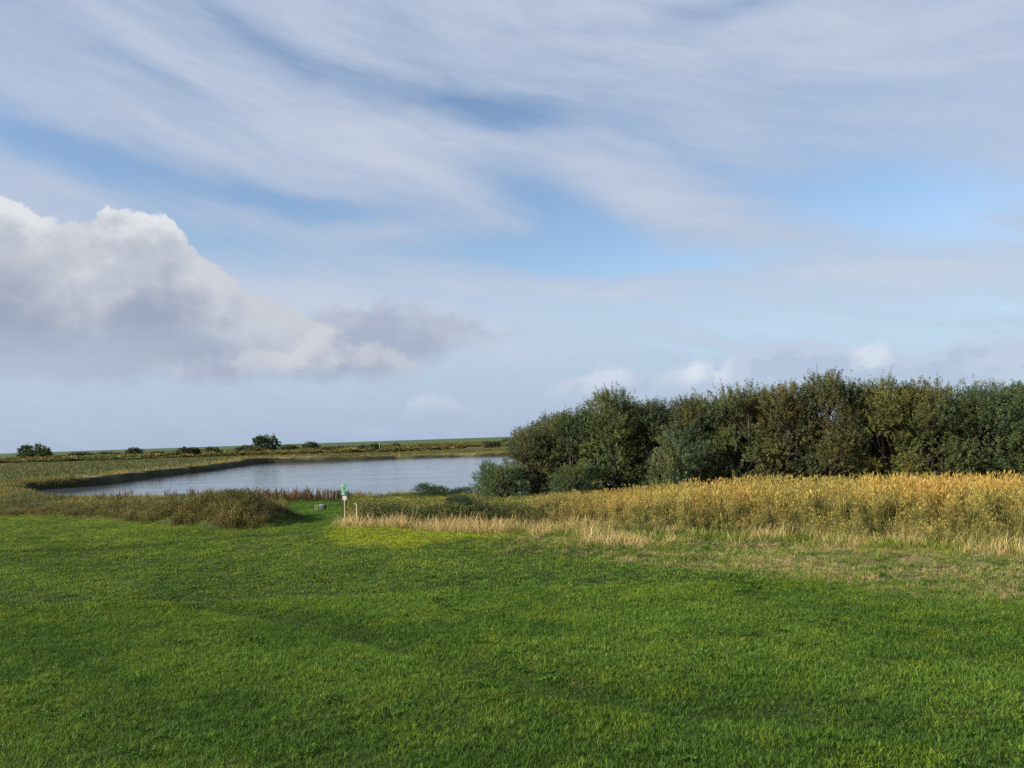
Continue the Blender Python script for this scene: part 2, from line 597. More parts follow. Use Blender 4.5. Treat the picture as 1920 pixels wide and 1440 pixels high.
def build_ground():
    xs = axis([(-15000, -1500, 1500, 700), (-1500, -300, 150, 25), (-300, -80, 14, 2.2), (-80, -40, 1.3, 0.9), (-40, 28, 0.42, 0.42), (28, 90, 0.9, 3), (90, 400, 6, 30), (400, 1500, 60, 200), (1500, 15000, 700, 1500)])
    ys = axis([(-3000, -100, 700, 60), (-100, 4, 25, 1.0), (4, 62, 0.42, 0.42), (62, 130, 0.7, 1.1), (130, 245, 1.2, 1.6), (245, 600, 4, 20), (600, 2500, 40, 150), (2500, 20000, 400, 1800)])
    gx, gy = np.meshgrid(xs, ys)
    z = height(gx, gy)
    v = np.stack([gx, gy, z], -1).reshape(-1, 3)
    w, h = len(xs), len(ys)
    i = (np.arange(h - 1)[:, None] * w + np.arange(w - 1)[None, :]).ravel()
    f = np.stack([i, i + 1, i + w + 1, i + w], -1)
    m, nt, out = mat_new('ground_cover')
    b = N(nt, 'ShaderNodeBsdfPrincipled', Roughness=0.95)
    b.inputs['Specular IOR Level'].default_value = 0.1
    at = N(nt, 'ShaderNodeAttribute', attribute_name='cover')
    ge = N(nt, 'ShaderNodeNewGeometry')
    n1 = N(nt, 'ShaderNodeTexNoise', Scale=2.6, Detail=7.0, Roughness=0.7)
    n2 = N(nt, 'ShaderNodeTexNoise', Scale=0.16, Detail=5.0, Roughness=0.6)
    for n in (n1, n2):
        nt.links.new(ge.outputs['Position'], n.inputs['Vector'])
    ad = N(nt, 'ShaderNodeMath', operation='ADD')
    nt.links.new(n1.outputs[0], ad.inputs[0])
    nt.links.new(n2.outputs[0], ad.inputs[1])
    mr = N(nt, 'ShaderNodeMapRange')
    mr.inputs[1].default_value = 0.6
    mr.inputs[2].default_value = 1.4
    mr.inputs[3].default_value = 0.55
    mr.inputs[4].default_value = 1.45
    nt.links.new(ad.outputs[0], mr.inputs[0])
    sc = N(nt, 'ShaderNodeVectorMath', operation='SCALE')
    nt.links.new(at.outputs['Vector'], sc.inputs[0])
    nt.links.new(mr.outputs[0], sc.inputs['Scale'])
    nt.links.new(sc.outputs[0], b.inputs['Base Color'])
    bp = N(nt, 'ShaderNodeBump', Strength=0.6, Distance=0.15)
    nt.links.new(n1.outputs[0], bp.inputs['Height'])
    nt.links.new(bp.outputs[0], b.inputs['Normal'])
    nt.links.new(b.outputs[0], out.inputs[0])
    me = new_mesh('ground', v, f, m)
    attr(me, 'cover', np.concatenate([ground_colour(gx, gy).reshape(-1, 3)], -1), 'FLOAT_VECTOR')
    me.polygons.foreach_set('use_smooth', np.ones(len(me.polygons), bool))
    o = link('ground', me)
    tag(o, 'flat green meadow and rough pasture running to the horizon', kind='structure')


def build_water():
    x0, x1, y0, y1 = -110, 90, 60, 245
    me = new_mesh('water', [(x0, y0, 0), (x1, y0, 0), (x1, y1, 0), (x0, y1, 0)], [(0, 1, 2, 3)])
    m, nt, out = mat_new('lake_water')
    b = N(nt, 'ShaderNodeBsdfPrincipled', Roughness=0.09, IOR=1.333)
    b.inputs['Base Color'].default_value = (0.06, 0.075, 0.09, 1)
    ge = N(nt, 'ShaderNodeNewGeometry')
    mp = N(nt, 'ShaderNodeMapping')
    mp.inputs['Scale'].default_value = (0.8, 1.6, 1)
    mp.inputs['Rotation'].default_value = (0, 0, 0.35)
    nt.links.new(ge.outputs['Position'], mp.inputs[0])
    n1 = N(nt, 'ShaderNodeTexNoise', Scale=1.4, Detail=4.0, Roughness=0.6)
    n2 = N(nt, 'ShaderNodeTexNoise', Scale=0.09, Detail=3.0)
    nt.links.new(mp.outputs[0], n1.inputs['Vector'])
    nt.links.new(mp.outputs[0], n2.inputs['Vector'])
    # gusts: ruffled and calmer patches
    mr = N(nt, 'ShaderNodeMapRange')
    mr.inputs[1].default_value = 0.35
    mr.inputs[2].default_value = 0.65
    mr.inputs[3].default_value = 0.35
    mr.inputs[4].default_value = 1.0
    nt.links.new(n2.outputs[0], mr.inputs[0])
    mu = N(nt, 'ShaderNodeMath', operation='MULTIPLY')
    nt.links.new(n1.outputs[0], mu.inputs[0])
    nt.links.new(mr.outputs[0], mu.inputs[1])
    bp = N(nt, 'ShaderNodeBump', Strength=1.0, Distance=0.02)
    nt.links.new(mu.outputs[0], bp.inputs['Height'])
    nt.links.new(bp.outputs[0], b.inputs['Normal'])
    nt.links.new(b.outputs[0], out.inputs[0])
    me.materials.append(m)
    o = link('water', me, None, (0, 0, WATER_Z))
    tag(o, 'grey blue rippled lake behind the weedy bank', kind='structure')


build_ground()
build_water()


# ------------------------------------------------------------------ tufts that get scattered (stuff nobody could count)
def blades(n, radius, hmin, hmax, width, lean, seed, tip=0.0, seg=2, droop=0.5, square=1.0):
    """n bent tapering blades round the origin -> verts, quads, up (0 foot .. 1 tip), rnd"""
    r = np.random.default_rng(seed)
    a = r.uniform(0, 2 * np.pi, n)
    q = radius * np.sqrt(r.uniform(0, 1, n))
    base = np.stack([q * np.cos(a), q * np.sin(a), np.full(n, -0.02)], -1)
    hh = r.uniform(hmin, hmax, n) * (0.7 + 0.3 * r.uniform(0, 1, n) ** square)
    b = r.uniform(0, 2 * np.pi, n)
    ln = lean * r.uniform(0.2, 1.0, n)
    dirv = np.stack([np.cos(b), np.sin(b), np.zeros(n)], -1)
    face = b + np.pi / 2 + r.uniform(-0.9, 0.9, n)
    side = np.stack([np.cos(face), np.sin(face), np.zeros(n)], -1)
    rn = r.uniform(0, 1, n)
    V, U, Rr = [], [], []
    for k in range(seg + 1):
        t = k / seg
        c = base + dirv * (hh * ln * (t ** (1 + droop)))[:, None]
        c[:, 2] += hh * t * (1 - 0.35 * ln * t)
        w = width * (1 - t) + width * tip * t
        w = w * r.uniform(0.7, 1.3, n)
        V.append(c - side * (w / 2)[:, None])
        V.append(c + side * (w / 2)[:, None])
        U += [np.full(n, t)] * 2
        Rr += [rn] * 2
    V = np.stack(V, 1).reshape(-1, 3)
    U = np.stack(U, 1).ravel()
    Rr = np.stack(Rr, 1).ravel()
    m = 2 * (seg + 1)
    F = []
    for k in range(seg):
        i = np.arange(n) * m + 2 * k
        F.append(np.stack([i, i + 1, i + 3, i + 2], -1))
    return V, np.concatenate(F), U, Rr


def leaves(p, d, L, W, r, rn=None, up=None):
    """diamond leaves: point p, direction d, length L, width W"""
    n = len(p)
    k = r.normal(size=(n, 3))
    s = np.cross(d, k)
    s /= np.linalg.norm(s, axis=1, keepdims=True) + 1e-9
    L = np.broadcast_to(L, n)[:, None]
    W = np.broadcast_to(W, n)[:, None]
    a = p
    b = p + d * L * 0.45 + s * W * 0.5
    c = p + d * L + np.array([0, 0, -0.12]) * L
    e = p + d * L * 0.45 - s * W * 0.5
    V = np.stack([a, b, c, e], 1).reshape(-1, 3)
    F = (np.arange(n) * 4)[:, None] + np.arange(4)[None, :]
    rn = r.uniform(0, 1, n) if rn is None else rn
    U = np.ones(n) if up is None else up
    return V, F, np.repeat(U, 4), np.repeat(rn, 4)


def join(*parts):
    V, F, U, Rr, o = [], [], [], [], 0
    for v, f, u, q in parts:
        V.append(v)
        F.append(f + o)
        U.append(u)
        Rr.append(q)
        o += len(v)
    return np.concatenate(V), np.concatenate(F), np.concatenate(U), np.concatenate(Rr)


def tuft_mesh(name, parts, mat):
    V, F, U, Q = parts
    me = new_mesh(name, V, F, mat)
    attr(me, 'up', np.clip(U, 0, 1))
    attr(me, 'rnd', Q)
    return me


def scatter(name, label, meshes, x, y, scale, tint, tilt=0.12, z=None, seed=1, sz=None):
    """one stuff object: points with their own size, turn and tint, a tuft on each"""
    r = np.random.default_rng(seed)
    n = len(x)
    z = height(x, y) if z is None else z
    me = bpy.data.meshes.new(name)
    me.vertices.add(n)
    me.vertices.foreach_set("co", np.stack([x, y, z], -1).astype(np.float32).ravel())
    rot = np.stack([r.normal(0, tilt, n), r.normal(0, tilt, n), r.uniform(0, 2 * np.pi, n)], -1)
    attr(me, 'turn', rot, 'FLOAT_VECTOR')
    s = np.broadcast_to(scale, n)
    szz = s if sz is None else sz
    attr(me, 'size', np.stack([s, s, szz], -1), 'FLOAT_VECTOR')
    attr(me, 'tint', tint, 'FLOAT_VECTOR')
    a = me.attributes.new('pick', 'INT', 'POINT')
    a.data.foreach_set('value', r.integers(0, len(meshes), n).astype(np.int32))
    col = bpy.data.collections.new(name + '_tufts')          # not linked to the scene: only a palette
    for i, q in enumerate(meshes):
        col.objects.link(bpy.data.objects.new('%s_tuft_%02d' % (name, i), q))
    ng = bpy.data.node_groups.new(name + '_scatter', 'GeometryNodeTree')
    ng.interface.new_socket('Geometry', in_out='INPUT', socket_type='NodeSocketGeometry')
    ng.interface.new_socket('Geometry', in_out='OUTPUT', socket_type='NodeSocketGeometry')
    gi, go = ng.nodes.new('NodeGroupInput'), ng.nodes.new('NodeGroupOutput')
    ci = ng.nodes.new('GeometryNodeCollectionInfo')
    ci.inputs['Collection'].default_value = col
    ci.inputs['Separate Children'].default_value = True
    ci.inputs['Reset Children'].default_value = True
    ip = ng.nodes.new('GeometryNodeInstanceOnPoints')
    ip.inputs['Pick Instance'].default_value = True

    def named(nm, ty):
        q = ng.nodes.new('GeometryNodeInputNamedAttribute')
        q.data_type = ty
        q.inputs['Name'].default_value = nm
        return q.outputs['Attribute']
    er = ng.nodes.new('FunctionNodeEulerToRotation')
    ng.links.new(named('turn', 'FLOAT_VECTOR'), er.inputs[0])
    ng.links.new(gi.outputs[0], ip.inputs['Points'])
    ng.links.new(ci.outputs[0], ip.inputs['Instance'])
    ng.links.new(named('pick', 'INT'), ip.inputs['Instance Index'])
    ng.links.new(er.outputs[0], ip.inputs['Rotation'])
    ng.links.new(named('size', 'FLOAT_VECTOR'), ip.inputs['Scale'])
    ng.links.new(ip.outputs[0], go.inputs[0])
    o = link(name, me)
    md = o.modifiers.new('scatter', 'NODES')
    md.node_group = ng
    tag(o, label, kind='stuff')
    return o


def jitter_grid(x0, x1, y0, y1, step, seed):
    r = np.random.default_rng(seed)
    xs = np.arange(x0, x1, step)
    ys = np.arange(y0, y1, step)
    gx, gy = np.meshgrid(xs, ys)
    gx = gx.ravel() + r.uniform(-0.5, 0.5, gx.size) * step
    gy = gy.ravel() + r.uniform(-0.5, 0.5, gy.size) * step
    return gx, gy


def in_view(x, y, m=2.5):
    return np.abs(x) < y * 0.70 + m


def keep(m, *a):
    return [q[m] for q in a]


# ------------------------------------------------------------------ the meadow grass
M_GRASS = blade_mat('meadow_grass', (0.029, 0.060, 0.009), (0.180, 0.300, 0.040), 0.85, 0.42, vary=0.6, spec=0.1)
M_STRAW = blade_mat('dry_straw', (0.21, 0.175, 0.070), (0.50, 0.395, 0.175), 0.7, 0.25, rough=0.7)


def weeds_mask(x, y):
    """where tall growth stands instead of turf"""
    d, f = seg_dist(x, y, BANK)
    b = d < 1.7
    w = inside(x, y, [(-10.0, 45.2), (-7, 43.2), (-4, 41.4), (-1, 39.9), (3.3, 37.8), (6.5, 35.8), (10, 33.8), (13.5, 31.6), (18.4, 29), (26, 25.2), (40, 17.2), (60, 60), (6, 70), (-3, 70), (-14, 70), (-11.5, 52)])
    return b | w


def meadow_tint(x, y):
    n = fbm(x * 0.35, y * 0.35, 61, 4)
    n2 = fbm(x * 1.6, y * 1.6, 63, 3)
    n3 = fbm(x * 0.09, y * 0.09, 65, 3)
    t = np.ones((len(x), 3))
    lush = smooth(0.56, 0.38, n)[:, None]
    t = t * (1 - 0.6 * lush) + lush * 0.6 * np.array([0.48, 0.62, 0.65])
    yel = (smooth(0.52, 0.68, n2) * 0.55)[:, None]
    t = t * (1 - yel) + yel * np.array([1.55, 1.25, 0.9])
    d, _ = seg_dist(x, y, HOLLOW)
    d2, _ = seg_dist(x, y, [(-14.5, 20.6), (-11, 18.4), (-8, 15.6), (-6, 13.4)])
    k = np.clip(np.exp(-(d / 0.6) ** 2) * 0.5 + np.exp(-(d2 / 1.1) ** 2) * 0.4, 0, 0.6)[:, None]
    t = t * (1 - k) + k * np.array([0.45, 0.58, 0.6])
    # light through the far blades, put into the tint: brighter and yellower with distance
    f = (smooth(18, 44, y - 0.25 * x) * 0.75)[:, None]
    t = t * (1 - f) + f * t * np.array([1.45, 1.18, 1.0])
    yl = (smooth(-1.4, 0.9, sdist(x, y, YELLOW) + (n - 0.5) * 3.0) * 0.9)[:, None]
    t = t * (1 - yl) + yl * np.array([2.5, 1.75, 0.7])
    t *= (0.80 + 0.40 * n3)[:, None]
    d, _ = seg_dist(x, y, RUT)
    t *= (1 - 0.55 * np.exp(-(d / 0.4) ** 2))[:, None]  # shaded side of the rut, put into the grass tint
    d, _ = seg_dist(x, y, PATH[1:])
    t *= np.where(smooth(3.2, 1.8, d)[:, None] > 0, 1 - smooth(3.2, 1.8, d)[:, None] * np.array([0.42, 0.25, 0.1]), 1)
    r = np.random.default_rng(5)
    t *= r.uniform(0.72, 1.28, len(x))[:, None]
    return t


def meadow():
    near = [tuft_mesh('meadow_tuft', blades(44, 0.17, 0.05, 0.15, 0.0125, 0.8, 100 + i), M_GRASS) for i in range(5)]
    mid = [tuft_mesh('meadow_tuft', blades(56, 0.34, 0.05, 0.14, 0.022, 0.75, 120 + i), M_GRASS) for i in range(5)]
    x, y = jitter_grid(-22, 21, 7.5, 24, 0.13, 11)
    x, y = keep(in_view(x, y, 4.0), x, y)
    g = fbm(x * 1.1, y * 1.1, 71, 3)
    s = 0.72 + 0.65 * g
    d, _ = seg_dist(x, y, RUT)
    v = sdist(x, y, VERGE)
    m = (v < 0.4) | (np.random.default_rng(3).uniform(0, 1, len(x)) < 0.45)
    x, y, s = keep(m, x, y, s)
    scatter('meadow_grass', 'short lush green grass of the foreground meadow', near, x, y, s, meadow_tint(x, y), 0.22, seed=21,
            sz=s * (0.70 + 0.6 * fbm(x * 2.3, y * 2.3, 77, 2)))
    x, y = jitter_grid(-48, 30, 23.5, 66, 0.30, 12)
    x, y = keep(in_view(x, y, 5) & ~weeds_mask(x, y), x, y)
    d, _ = seg_dist(x, y, PATH)
    m = (y < 47) | (d < 3.0) | (x < -12)
    v = sdist(x, y, VERGE)
    m &= (v < 0.4) | (np.random.default_rng(4).uniform(0, 1, len(x)) < 0.5)
    db, fb = seg_dist(x, y, BANK)
    # nothing of the short sward behind the bank
    m &= ~((x < -12) & (y > np.interp(x, [-90, -60, -37.8, -26.5, -19, -14], [84, 71, 60.9, 54.8, 49.6, 45.3])) & (d > 3))
    x, y = keep(m, x, y)
    s = 0.75 + 0.55 * fbm(x * 0.8, y * 0.8, 73, 3)
    dr, _ = seg_dist(x, y, RUT)
    s = s * (1 - 0.55 * np.exp(-(dr / 0.3) ** 2))
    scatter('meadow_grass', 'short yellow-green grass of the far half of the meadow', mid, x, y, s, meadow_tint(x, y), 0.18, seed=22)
    # coarse darker tussocks here and there
    tall = [tuft_mesh('tussock', blades(46, 0.13, 0.10, 0.22, 0.009, 0.9, 140 + i), M_GRASS) for i in range(4)]
    x, y = jitter_grid(-20, 18, 9.5, 34, 0.42, 13)
    n = fbm(x * 0.45, y * 0.45, 81, 3)
    d, _ = seg_dist(x, y, HOLLOW)
    r = np.random.default_rng(6).uniform(0, 1, len(x))
    m = in_view(x, y, 1) & (r < 0.03 + 0.75 * smooth(0.55, 0.68, n) * 0.5 + 0.25 * np.exp(-(d / 0.8) ** 2)) & (sdist(x, y, VERGE) < 0)
    x, y = keep(m, x, y)
    t = np.tile([0.62, 0.85, 0.9], (len(x), 1)) * np.random.default_rng(8).uniform(0.7, 1.35, len(x))[:, None]
    br = [tuft_mesh('broadleaf_weed', weed_clump(160 + i, 5, 0.11, 0.075, 0.035, 0.13), M_GRASS) for i in range(4)]
    r = np.random.default_rng(14)
    xw, yw = r.uniform(-21, 20, 700), 8.5 + 26 * r.uniform(0, 1, 700) ** 1.4
    kw = in_view(xw, yw, 0.5) & (fbm(xw * 0.5, yw * 0.5, 85, 2) > 0.47) & (sdist(xw, yw, VERGE) < 0)
    xw, yw = keep(kw, xw, yw)
    tw = np.array([0.42, 0.52, 0.62]) * r.uniform(0.6, 1.2, len(xw))[:, None]
    scatter('meadow_weeds', 'small broad-leaved weeds scattered through the meadow grass', br, xw, yw, r.uniform(0.5, 1.15, len(xw)), tw, 0.2, seed=24)
    dd = [tuft_mesh('dead_grass', blades(16, 0.16, 0.05, 0.17, 0.010, 1.3, 170 + i, droop=0.3), M_STRAW) for i in range(4)]
    xd, yd = r.uniform(-19, 17, 2600), 9.5 + 28 * r.uniform(0, 1, 2600) ** 1.3
    kd = in_view(xd, yd, 0.5) & (fbm(xd * 0.6, yd * 0.6, 87, 3) > 0.54)
    xd, yd = keep(kd, xd, yd)
    scatter('dead_grass', 'wisps of dead straw in the green meadow', dd, xd, yd, r.uniform(0.5, 1.2, len(xd)),
            np.array([0.62, 0.58, 0.42]) * r.uniform(0.5, 1.1, len(xd))[:, None], 0.25, seed=25)
    scatter('grass_tussocks', 'coarse blue-green grass tussocks dotting the meadow', tall, x, y, np.random.default_rng(9).uniform(0.6, 1.1, len(x)), t, 0.2, seed=23)



# ------------------------------------------------------------------ straw fringe, verge, reeds, weeds
def verge():
    low = [tuft_mesh('verge_straw', blades(48, 0.24, 0.06, 0.20, 0.013, 1.5, 200 + i, droop=0.3), M_STRAW) for i in range(5)]
    x, y = jitter_grid(-3, 34, 12, 40, 0.26, 31)
    v = sdist(x, y, VERGE) + (fbm(x * 0.5, y * 0.5, 91, 3) - 0.5) * 3.2
    n = fbm(x * 0.42, y * 0.6, 93, 4)
    rr = np.random.default_rng(31).uniform(0, 1, len(x))
    edge = smooth(-0.4, 1.8, v)
    dfront, _ = seg_dist(x, y, REED_FRONT)
    p = edge * (0.24 + 0.72 * smooth(0.42, 0.58, n) + 0.4 * smooth(4.0, 0.5, dfront))
    m = in_view(x, y, 2) & (rr < p) & ~weeds_mask(x, y)
    x, y = keep(m, x, y)
    r = np.random.default_rng(32)
    n = fbm(x * 0.8, y * 0.8, 95, 3)
    t = np.ones((len(x), 3)) * r.uniform(0.7, 1.15, len(x))[:, None]
    k = smooth(0.42, 0.6, n)[:, None]
    t = t * (np.array([0.86, 0.98, 0.75]) * (1 - k) + np.array([1.0, 0.92, 0.98]) * k)
    scatter('verge_straw', 'flattened dry yellow straw on the verge before the reeds', low, x, y, r.uniform(0.6, 1.25, len(x)), t, 0.3, seed=33)
    # upright straw
    up = [tuft_mesh('tall_straw', blades(22, 0.34, 0.25, 0.95, 0.016, 0.75, 220 + i, tip=0.4), M_STRAW) for i in range(5)]
    x, y = jitter_grid(-12, 24, 26, 47, 0.27, 34)
    sb = sdist(x, y, STRAW_BAND)
    d, f = seg_dist(x, y, REED_FRONT)
    n = fbm(x * 0.55, y * 0.55, 97, 3)
    rr = np.random.default_rng(35).uniform(0, 1, len(x))
    m = (sb > -0.1) & (rr < 0.55 + 0.45 * smooth(0.4, 0.55, n))
    m |= (d < 1.9) & (x > 0.5) & (rr < np.where(x < 7, 0.2, 0.05) + 0.65 * smooth(0.48, 0.62, n))
    m |= (np.hypot(x - 4.2, y - 34.5) < 2.4) & (rr < 0.55 * smooth(0.40, 0.58, n))
    x, y = keep(m & in_view(x, y), x, y)
    r = np.random.default_rng(36)
    t = np.ones((len(x), 3)) * r.uniform(0.95, 1.4, len(x))[:, None] * np.array([1.0, 0.93, 0.88])
    s = r.uniform(0.5, 1.0, len(x))
    s = np.where(sdist(x, y, STRAW_BAND) > 0, s * 1.25, s * 0.95)
    s = s * (0.55 + 0.9 * fbm(x * 0.9, y * 0.9, 99, 2))
    scatter('tall_straw', 'pale upright dry grass fringing the weeds and the reeds', up, x, y, s, t, 0.12, seed=37)
    # yellow-green longer grass between, leaning into the reeds
    vg = [tuft_mesh('verge_grass', blades(30, 0.28, 0.12, 0.36, 0.015, 1.0, 260 + i), M_GRASS) for i in range(5)]
    x, y = jitter_grid(-3, 34, 12, 41, 0.30, 42)
    d, f = seg_dist(x, y, REED_FRONT)
    v = sdist(x, y, VERGE) + (fbm(x * 0.5, y * 0.5, 191, 3) - 0.5) * 3.0
    n = fbm(x * 0.5, y * 0.7, 193, 3)
    r = np.random.default_rng(43)
    m = in_view(x, y, 2) & (((v > 0) & (r.uniform(0, 1, len(x)) < 0.12 + 0.8 * smooth(0.44, 0.58, n))) | (d < 1.6))
    x, y, d, n = keep(m, x, y, d, n)
    k = smooth(0.40, 0.62, fbm(x * 0.9, y * 0.9, 195, 3))[:, None]
    t = np.array([1.15, 0.98, 0.9]) * (1 - k) + np.array([2.1, 1.35, 1.5]) * k
    t = t * r.uniform(0.7, 1.25, len(x))[:, None]
    s = r.uniform(0.5, 1.1, len(x)) * (1 + 0.9 * smooth(1.8, 0.2, d))
    scatter('verge_grass', 'yellow-green longer grass between the straw patches before the reeds', vg, x, y, s, t, 0.25, seed=44)
    # yellowish edge of long grass at the foot of the weedy bank
    x, y = jitter_grid(-46, -11, 40, 66, 0.34, 38)
    d, f = seg_dist(x, y, BANK)
    front = y < np.interp(x, [-90, -60, -37.8, -26.5, -19, -14, -11], [84, 71, 60.9, 54.8, 49.6, 45.3, 43])
    rr = np.random.default_rng(39).uniform(0, 1, len(x))
    n = fbm(x * 0.3, y * 0.3, 98, 3)
    m = front & (d > 2.0) & (d < 2.9) & (rr < 0.25 + 0.6 * smooth(0.42, 0.6, n)) & (x < -14)
    x, y = keep(m, x, y)
    r = np.random.default_rng(40)
    t = np.array([0.8, 0.8, 0.55]) * r.uniform(0.6, 1.1, len(x))[:, None]
    scatter('bank_foot_grass', 'straw coloured long grass along the foot of the weedy bank', up, x, y, r.uniform(0.28, 0.55, len(x)), t, 0.2, seed=41)


M_REED = blade_mat('reed', (0.118, 0.132, 0.040), (0.48, 0.325, 0.080), 2.5, 0.3, rough=0.6)
M_WEED = blade_mat('weed', (0.070, 0.062, 0.024), (0.170, 0.145, 0.058), 0.8, 0.25)


def reed_clump(seed, n=12, hmin=1.55, hmax=2.35):
    r = np.random.default_rng(seed)
    stems = blades(n, 0.26, hmin, hmax, 0.017, 0.16, seed, tip=0.35, seg=3, droop=1.0)
    parts = [stems]
    a = r.uniform(0, 2 * np.pi, n)
    q = 0.26 * np.sqrt(r.uniform(0, 1, n))
    b = r.uniform(0, 2 * np.pi, n)
    hh = r.uniform(hmin, hmax, n) * 0.92
    for i in range(n):
        m = 14
        t = r.uniform(0.10, 0.92, m)
        p = np.stack([q[i] * np.cos(a[i]) + 0.12 * hh[i] * t * t * np.cos(b[i]), q[i] * np.sin(a[i]) + 0.12 * hh[i] * t * t * np.sin(b[i]), hh[i] * t], -1)
        az = r.uniform(0, 2 * np.pi, m)
        el = r.uniform(0.6, 1.35, m)
        d = np.stack([np.cos(az) * np.cos(el), np.sin(az) * np.cos(el), np.sin(el)], -1)
        parts.append(leaves(p, d, r.uniform(0.26, 0.55, m), 0.0145, r, up=np.clip(t * 0.95, 0, 1)))
        # plume
        k = 4
        p2 = np.tile([q[i] * np.cos(a[i]) + 0.12 * hh[i] * np.cos(b[i]), q[i] * np.sin(a[i]) + 0.12 * hh[i] * np.sin(b[i]), hh[i] * 0.97], (k, 1))
        d2 = np.stack([r.normal(0.25, 0.25, k), r.normal(0, 0.25, k), np.ones(k)], -1)
        d2 /= np.linalg.norm(d2, axis=1, keepdims=True)
        parts.append(leaves(p2, d2, r.uniform(0.16, 0.30, k), 0.024, r, up=np.full(k, 1.0)))
    return join(*parts)


def reeds():
    cl = [tuft_mesh('reed_clump', reed_clump(300 + i), M_REED) for i in range(7)]
    x, y = jitter_grid(-1, 42, 16, 58, 0.36, 51)
    poly = [(-0.8, 40.2), (3.3, 38.0), (6.5, 36.0), (10, 34.0), (13.5, 31.9), (18.4, 29.3), (26, 25.5), (40, 17.6), (44, 34), (30, 38.5), (20, 42), (13, 45.5), (7, 50), (2, 52), (-1.0, 50)]
    s_ = sdist(x, y, poly) + (fbm(x * 0.6, y * 0.6, 103, 3) - 0.5) * 1.8
    rr = np.random.default_rng(52).uniform(0, 1, len(x))
    m = (s_ > 0) & in_view(x, y, 3) & (rr < 0.97)
    x, y, s_ = keep(m, x, y, s_)
    r = np.random.default_rng(53)
    # full height on the right, low at the left end of the bed
    hs = np.interp(x - 0.25 * (y - 35), [-3, 0, 3, 7, 12, 20], [0.38, 0.50, 0.66, 0.84, 0.97, 1.0])
    hs = hs * (0.30 + 0.70 * smooth(-0.2, 3.0, s_ + r.normal(0, 0.5, len(x)))) * r.uniform(0.86, 1.08, len(x)) * (0.9 + 0.2 * fbm(x * 0.4, y * 0.4, 105, 2))
    n = fbm(x * 0.45, y * 0.45, 107, 3)
    k = smooth(0.40, 0.62, n)[:, None]
    t = np.array([0.80, 0.92, 0.90]) * (1 - k) + np.array([1.02, 0.97, 0.92]) * k
    gr = (np.interp(x, [-1, 3, 9], [0.55, 0.35, 0.0]))[:, None]
    t = t * (1 - gr) + gr * np.array([0.62, 0.85, 1.0])
    t = t * r.uniform(0.6, 1.25, len(x))[:, None]
    scatter('reeds', 'dense bed of golden-topped reeds in front of the thicket', cl, x, y, np.clip(hs * 1.05, 0.6, 1.2), t, 0.11, seed=54, sz=hs)


def weed_clump(seed, n=16, h=0.9, leaf=0.09, lw=0.045, spread=0.32):
    r = np.random.default_rng(seed)
    parts = [blades(n, spread * 0.6, h * 0.6, h, 0.012, 0.5, seed, tip=0.5, seg=2)]
    m = n * 12
    a = r.uniform(0, 2 * np.pi, m)
    t = r.uniform(0.12, 1.0, m) ** 0.8
    q = spread * np.sqrt(r.uniform(0, 1, m)) * (0.55 + 0.6 * np.sin(np.pi * np.clip(t, 0, 1) * 0.75))
    hh = h * (0.62 + 0.38 * vnoise(a * 1.3 + seed, q * 5, seed))
    p = np.stack([q * np.cos(a), q * np.sin(a), hh * t], -1)
    d = np.stack([np.cos(a) + r.normal(0, 0.6, m), np.sin(a) + r.normal(0, 0.6, m), r.uniform(0.1, 1.6, m)], -1)
    d /= np.linalg.norm(d, axis=1, keepdims=True)
    parts.append(leaves(p, d, r.uniform(0.6, 1.3, m) * leaf, lw, r, up=np.clip(0.2 + 0.8 * t, 0, 1)))
    return join(*parts)


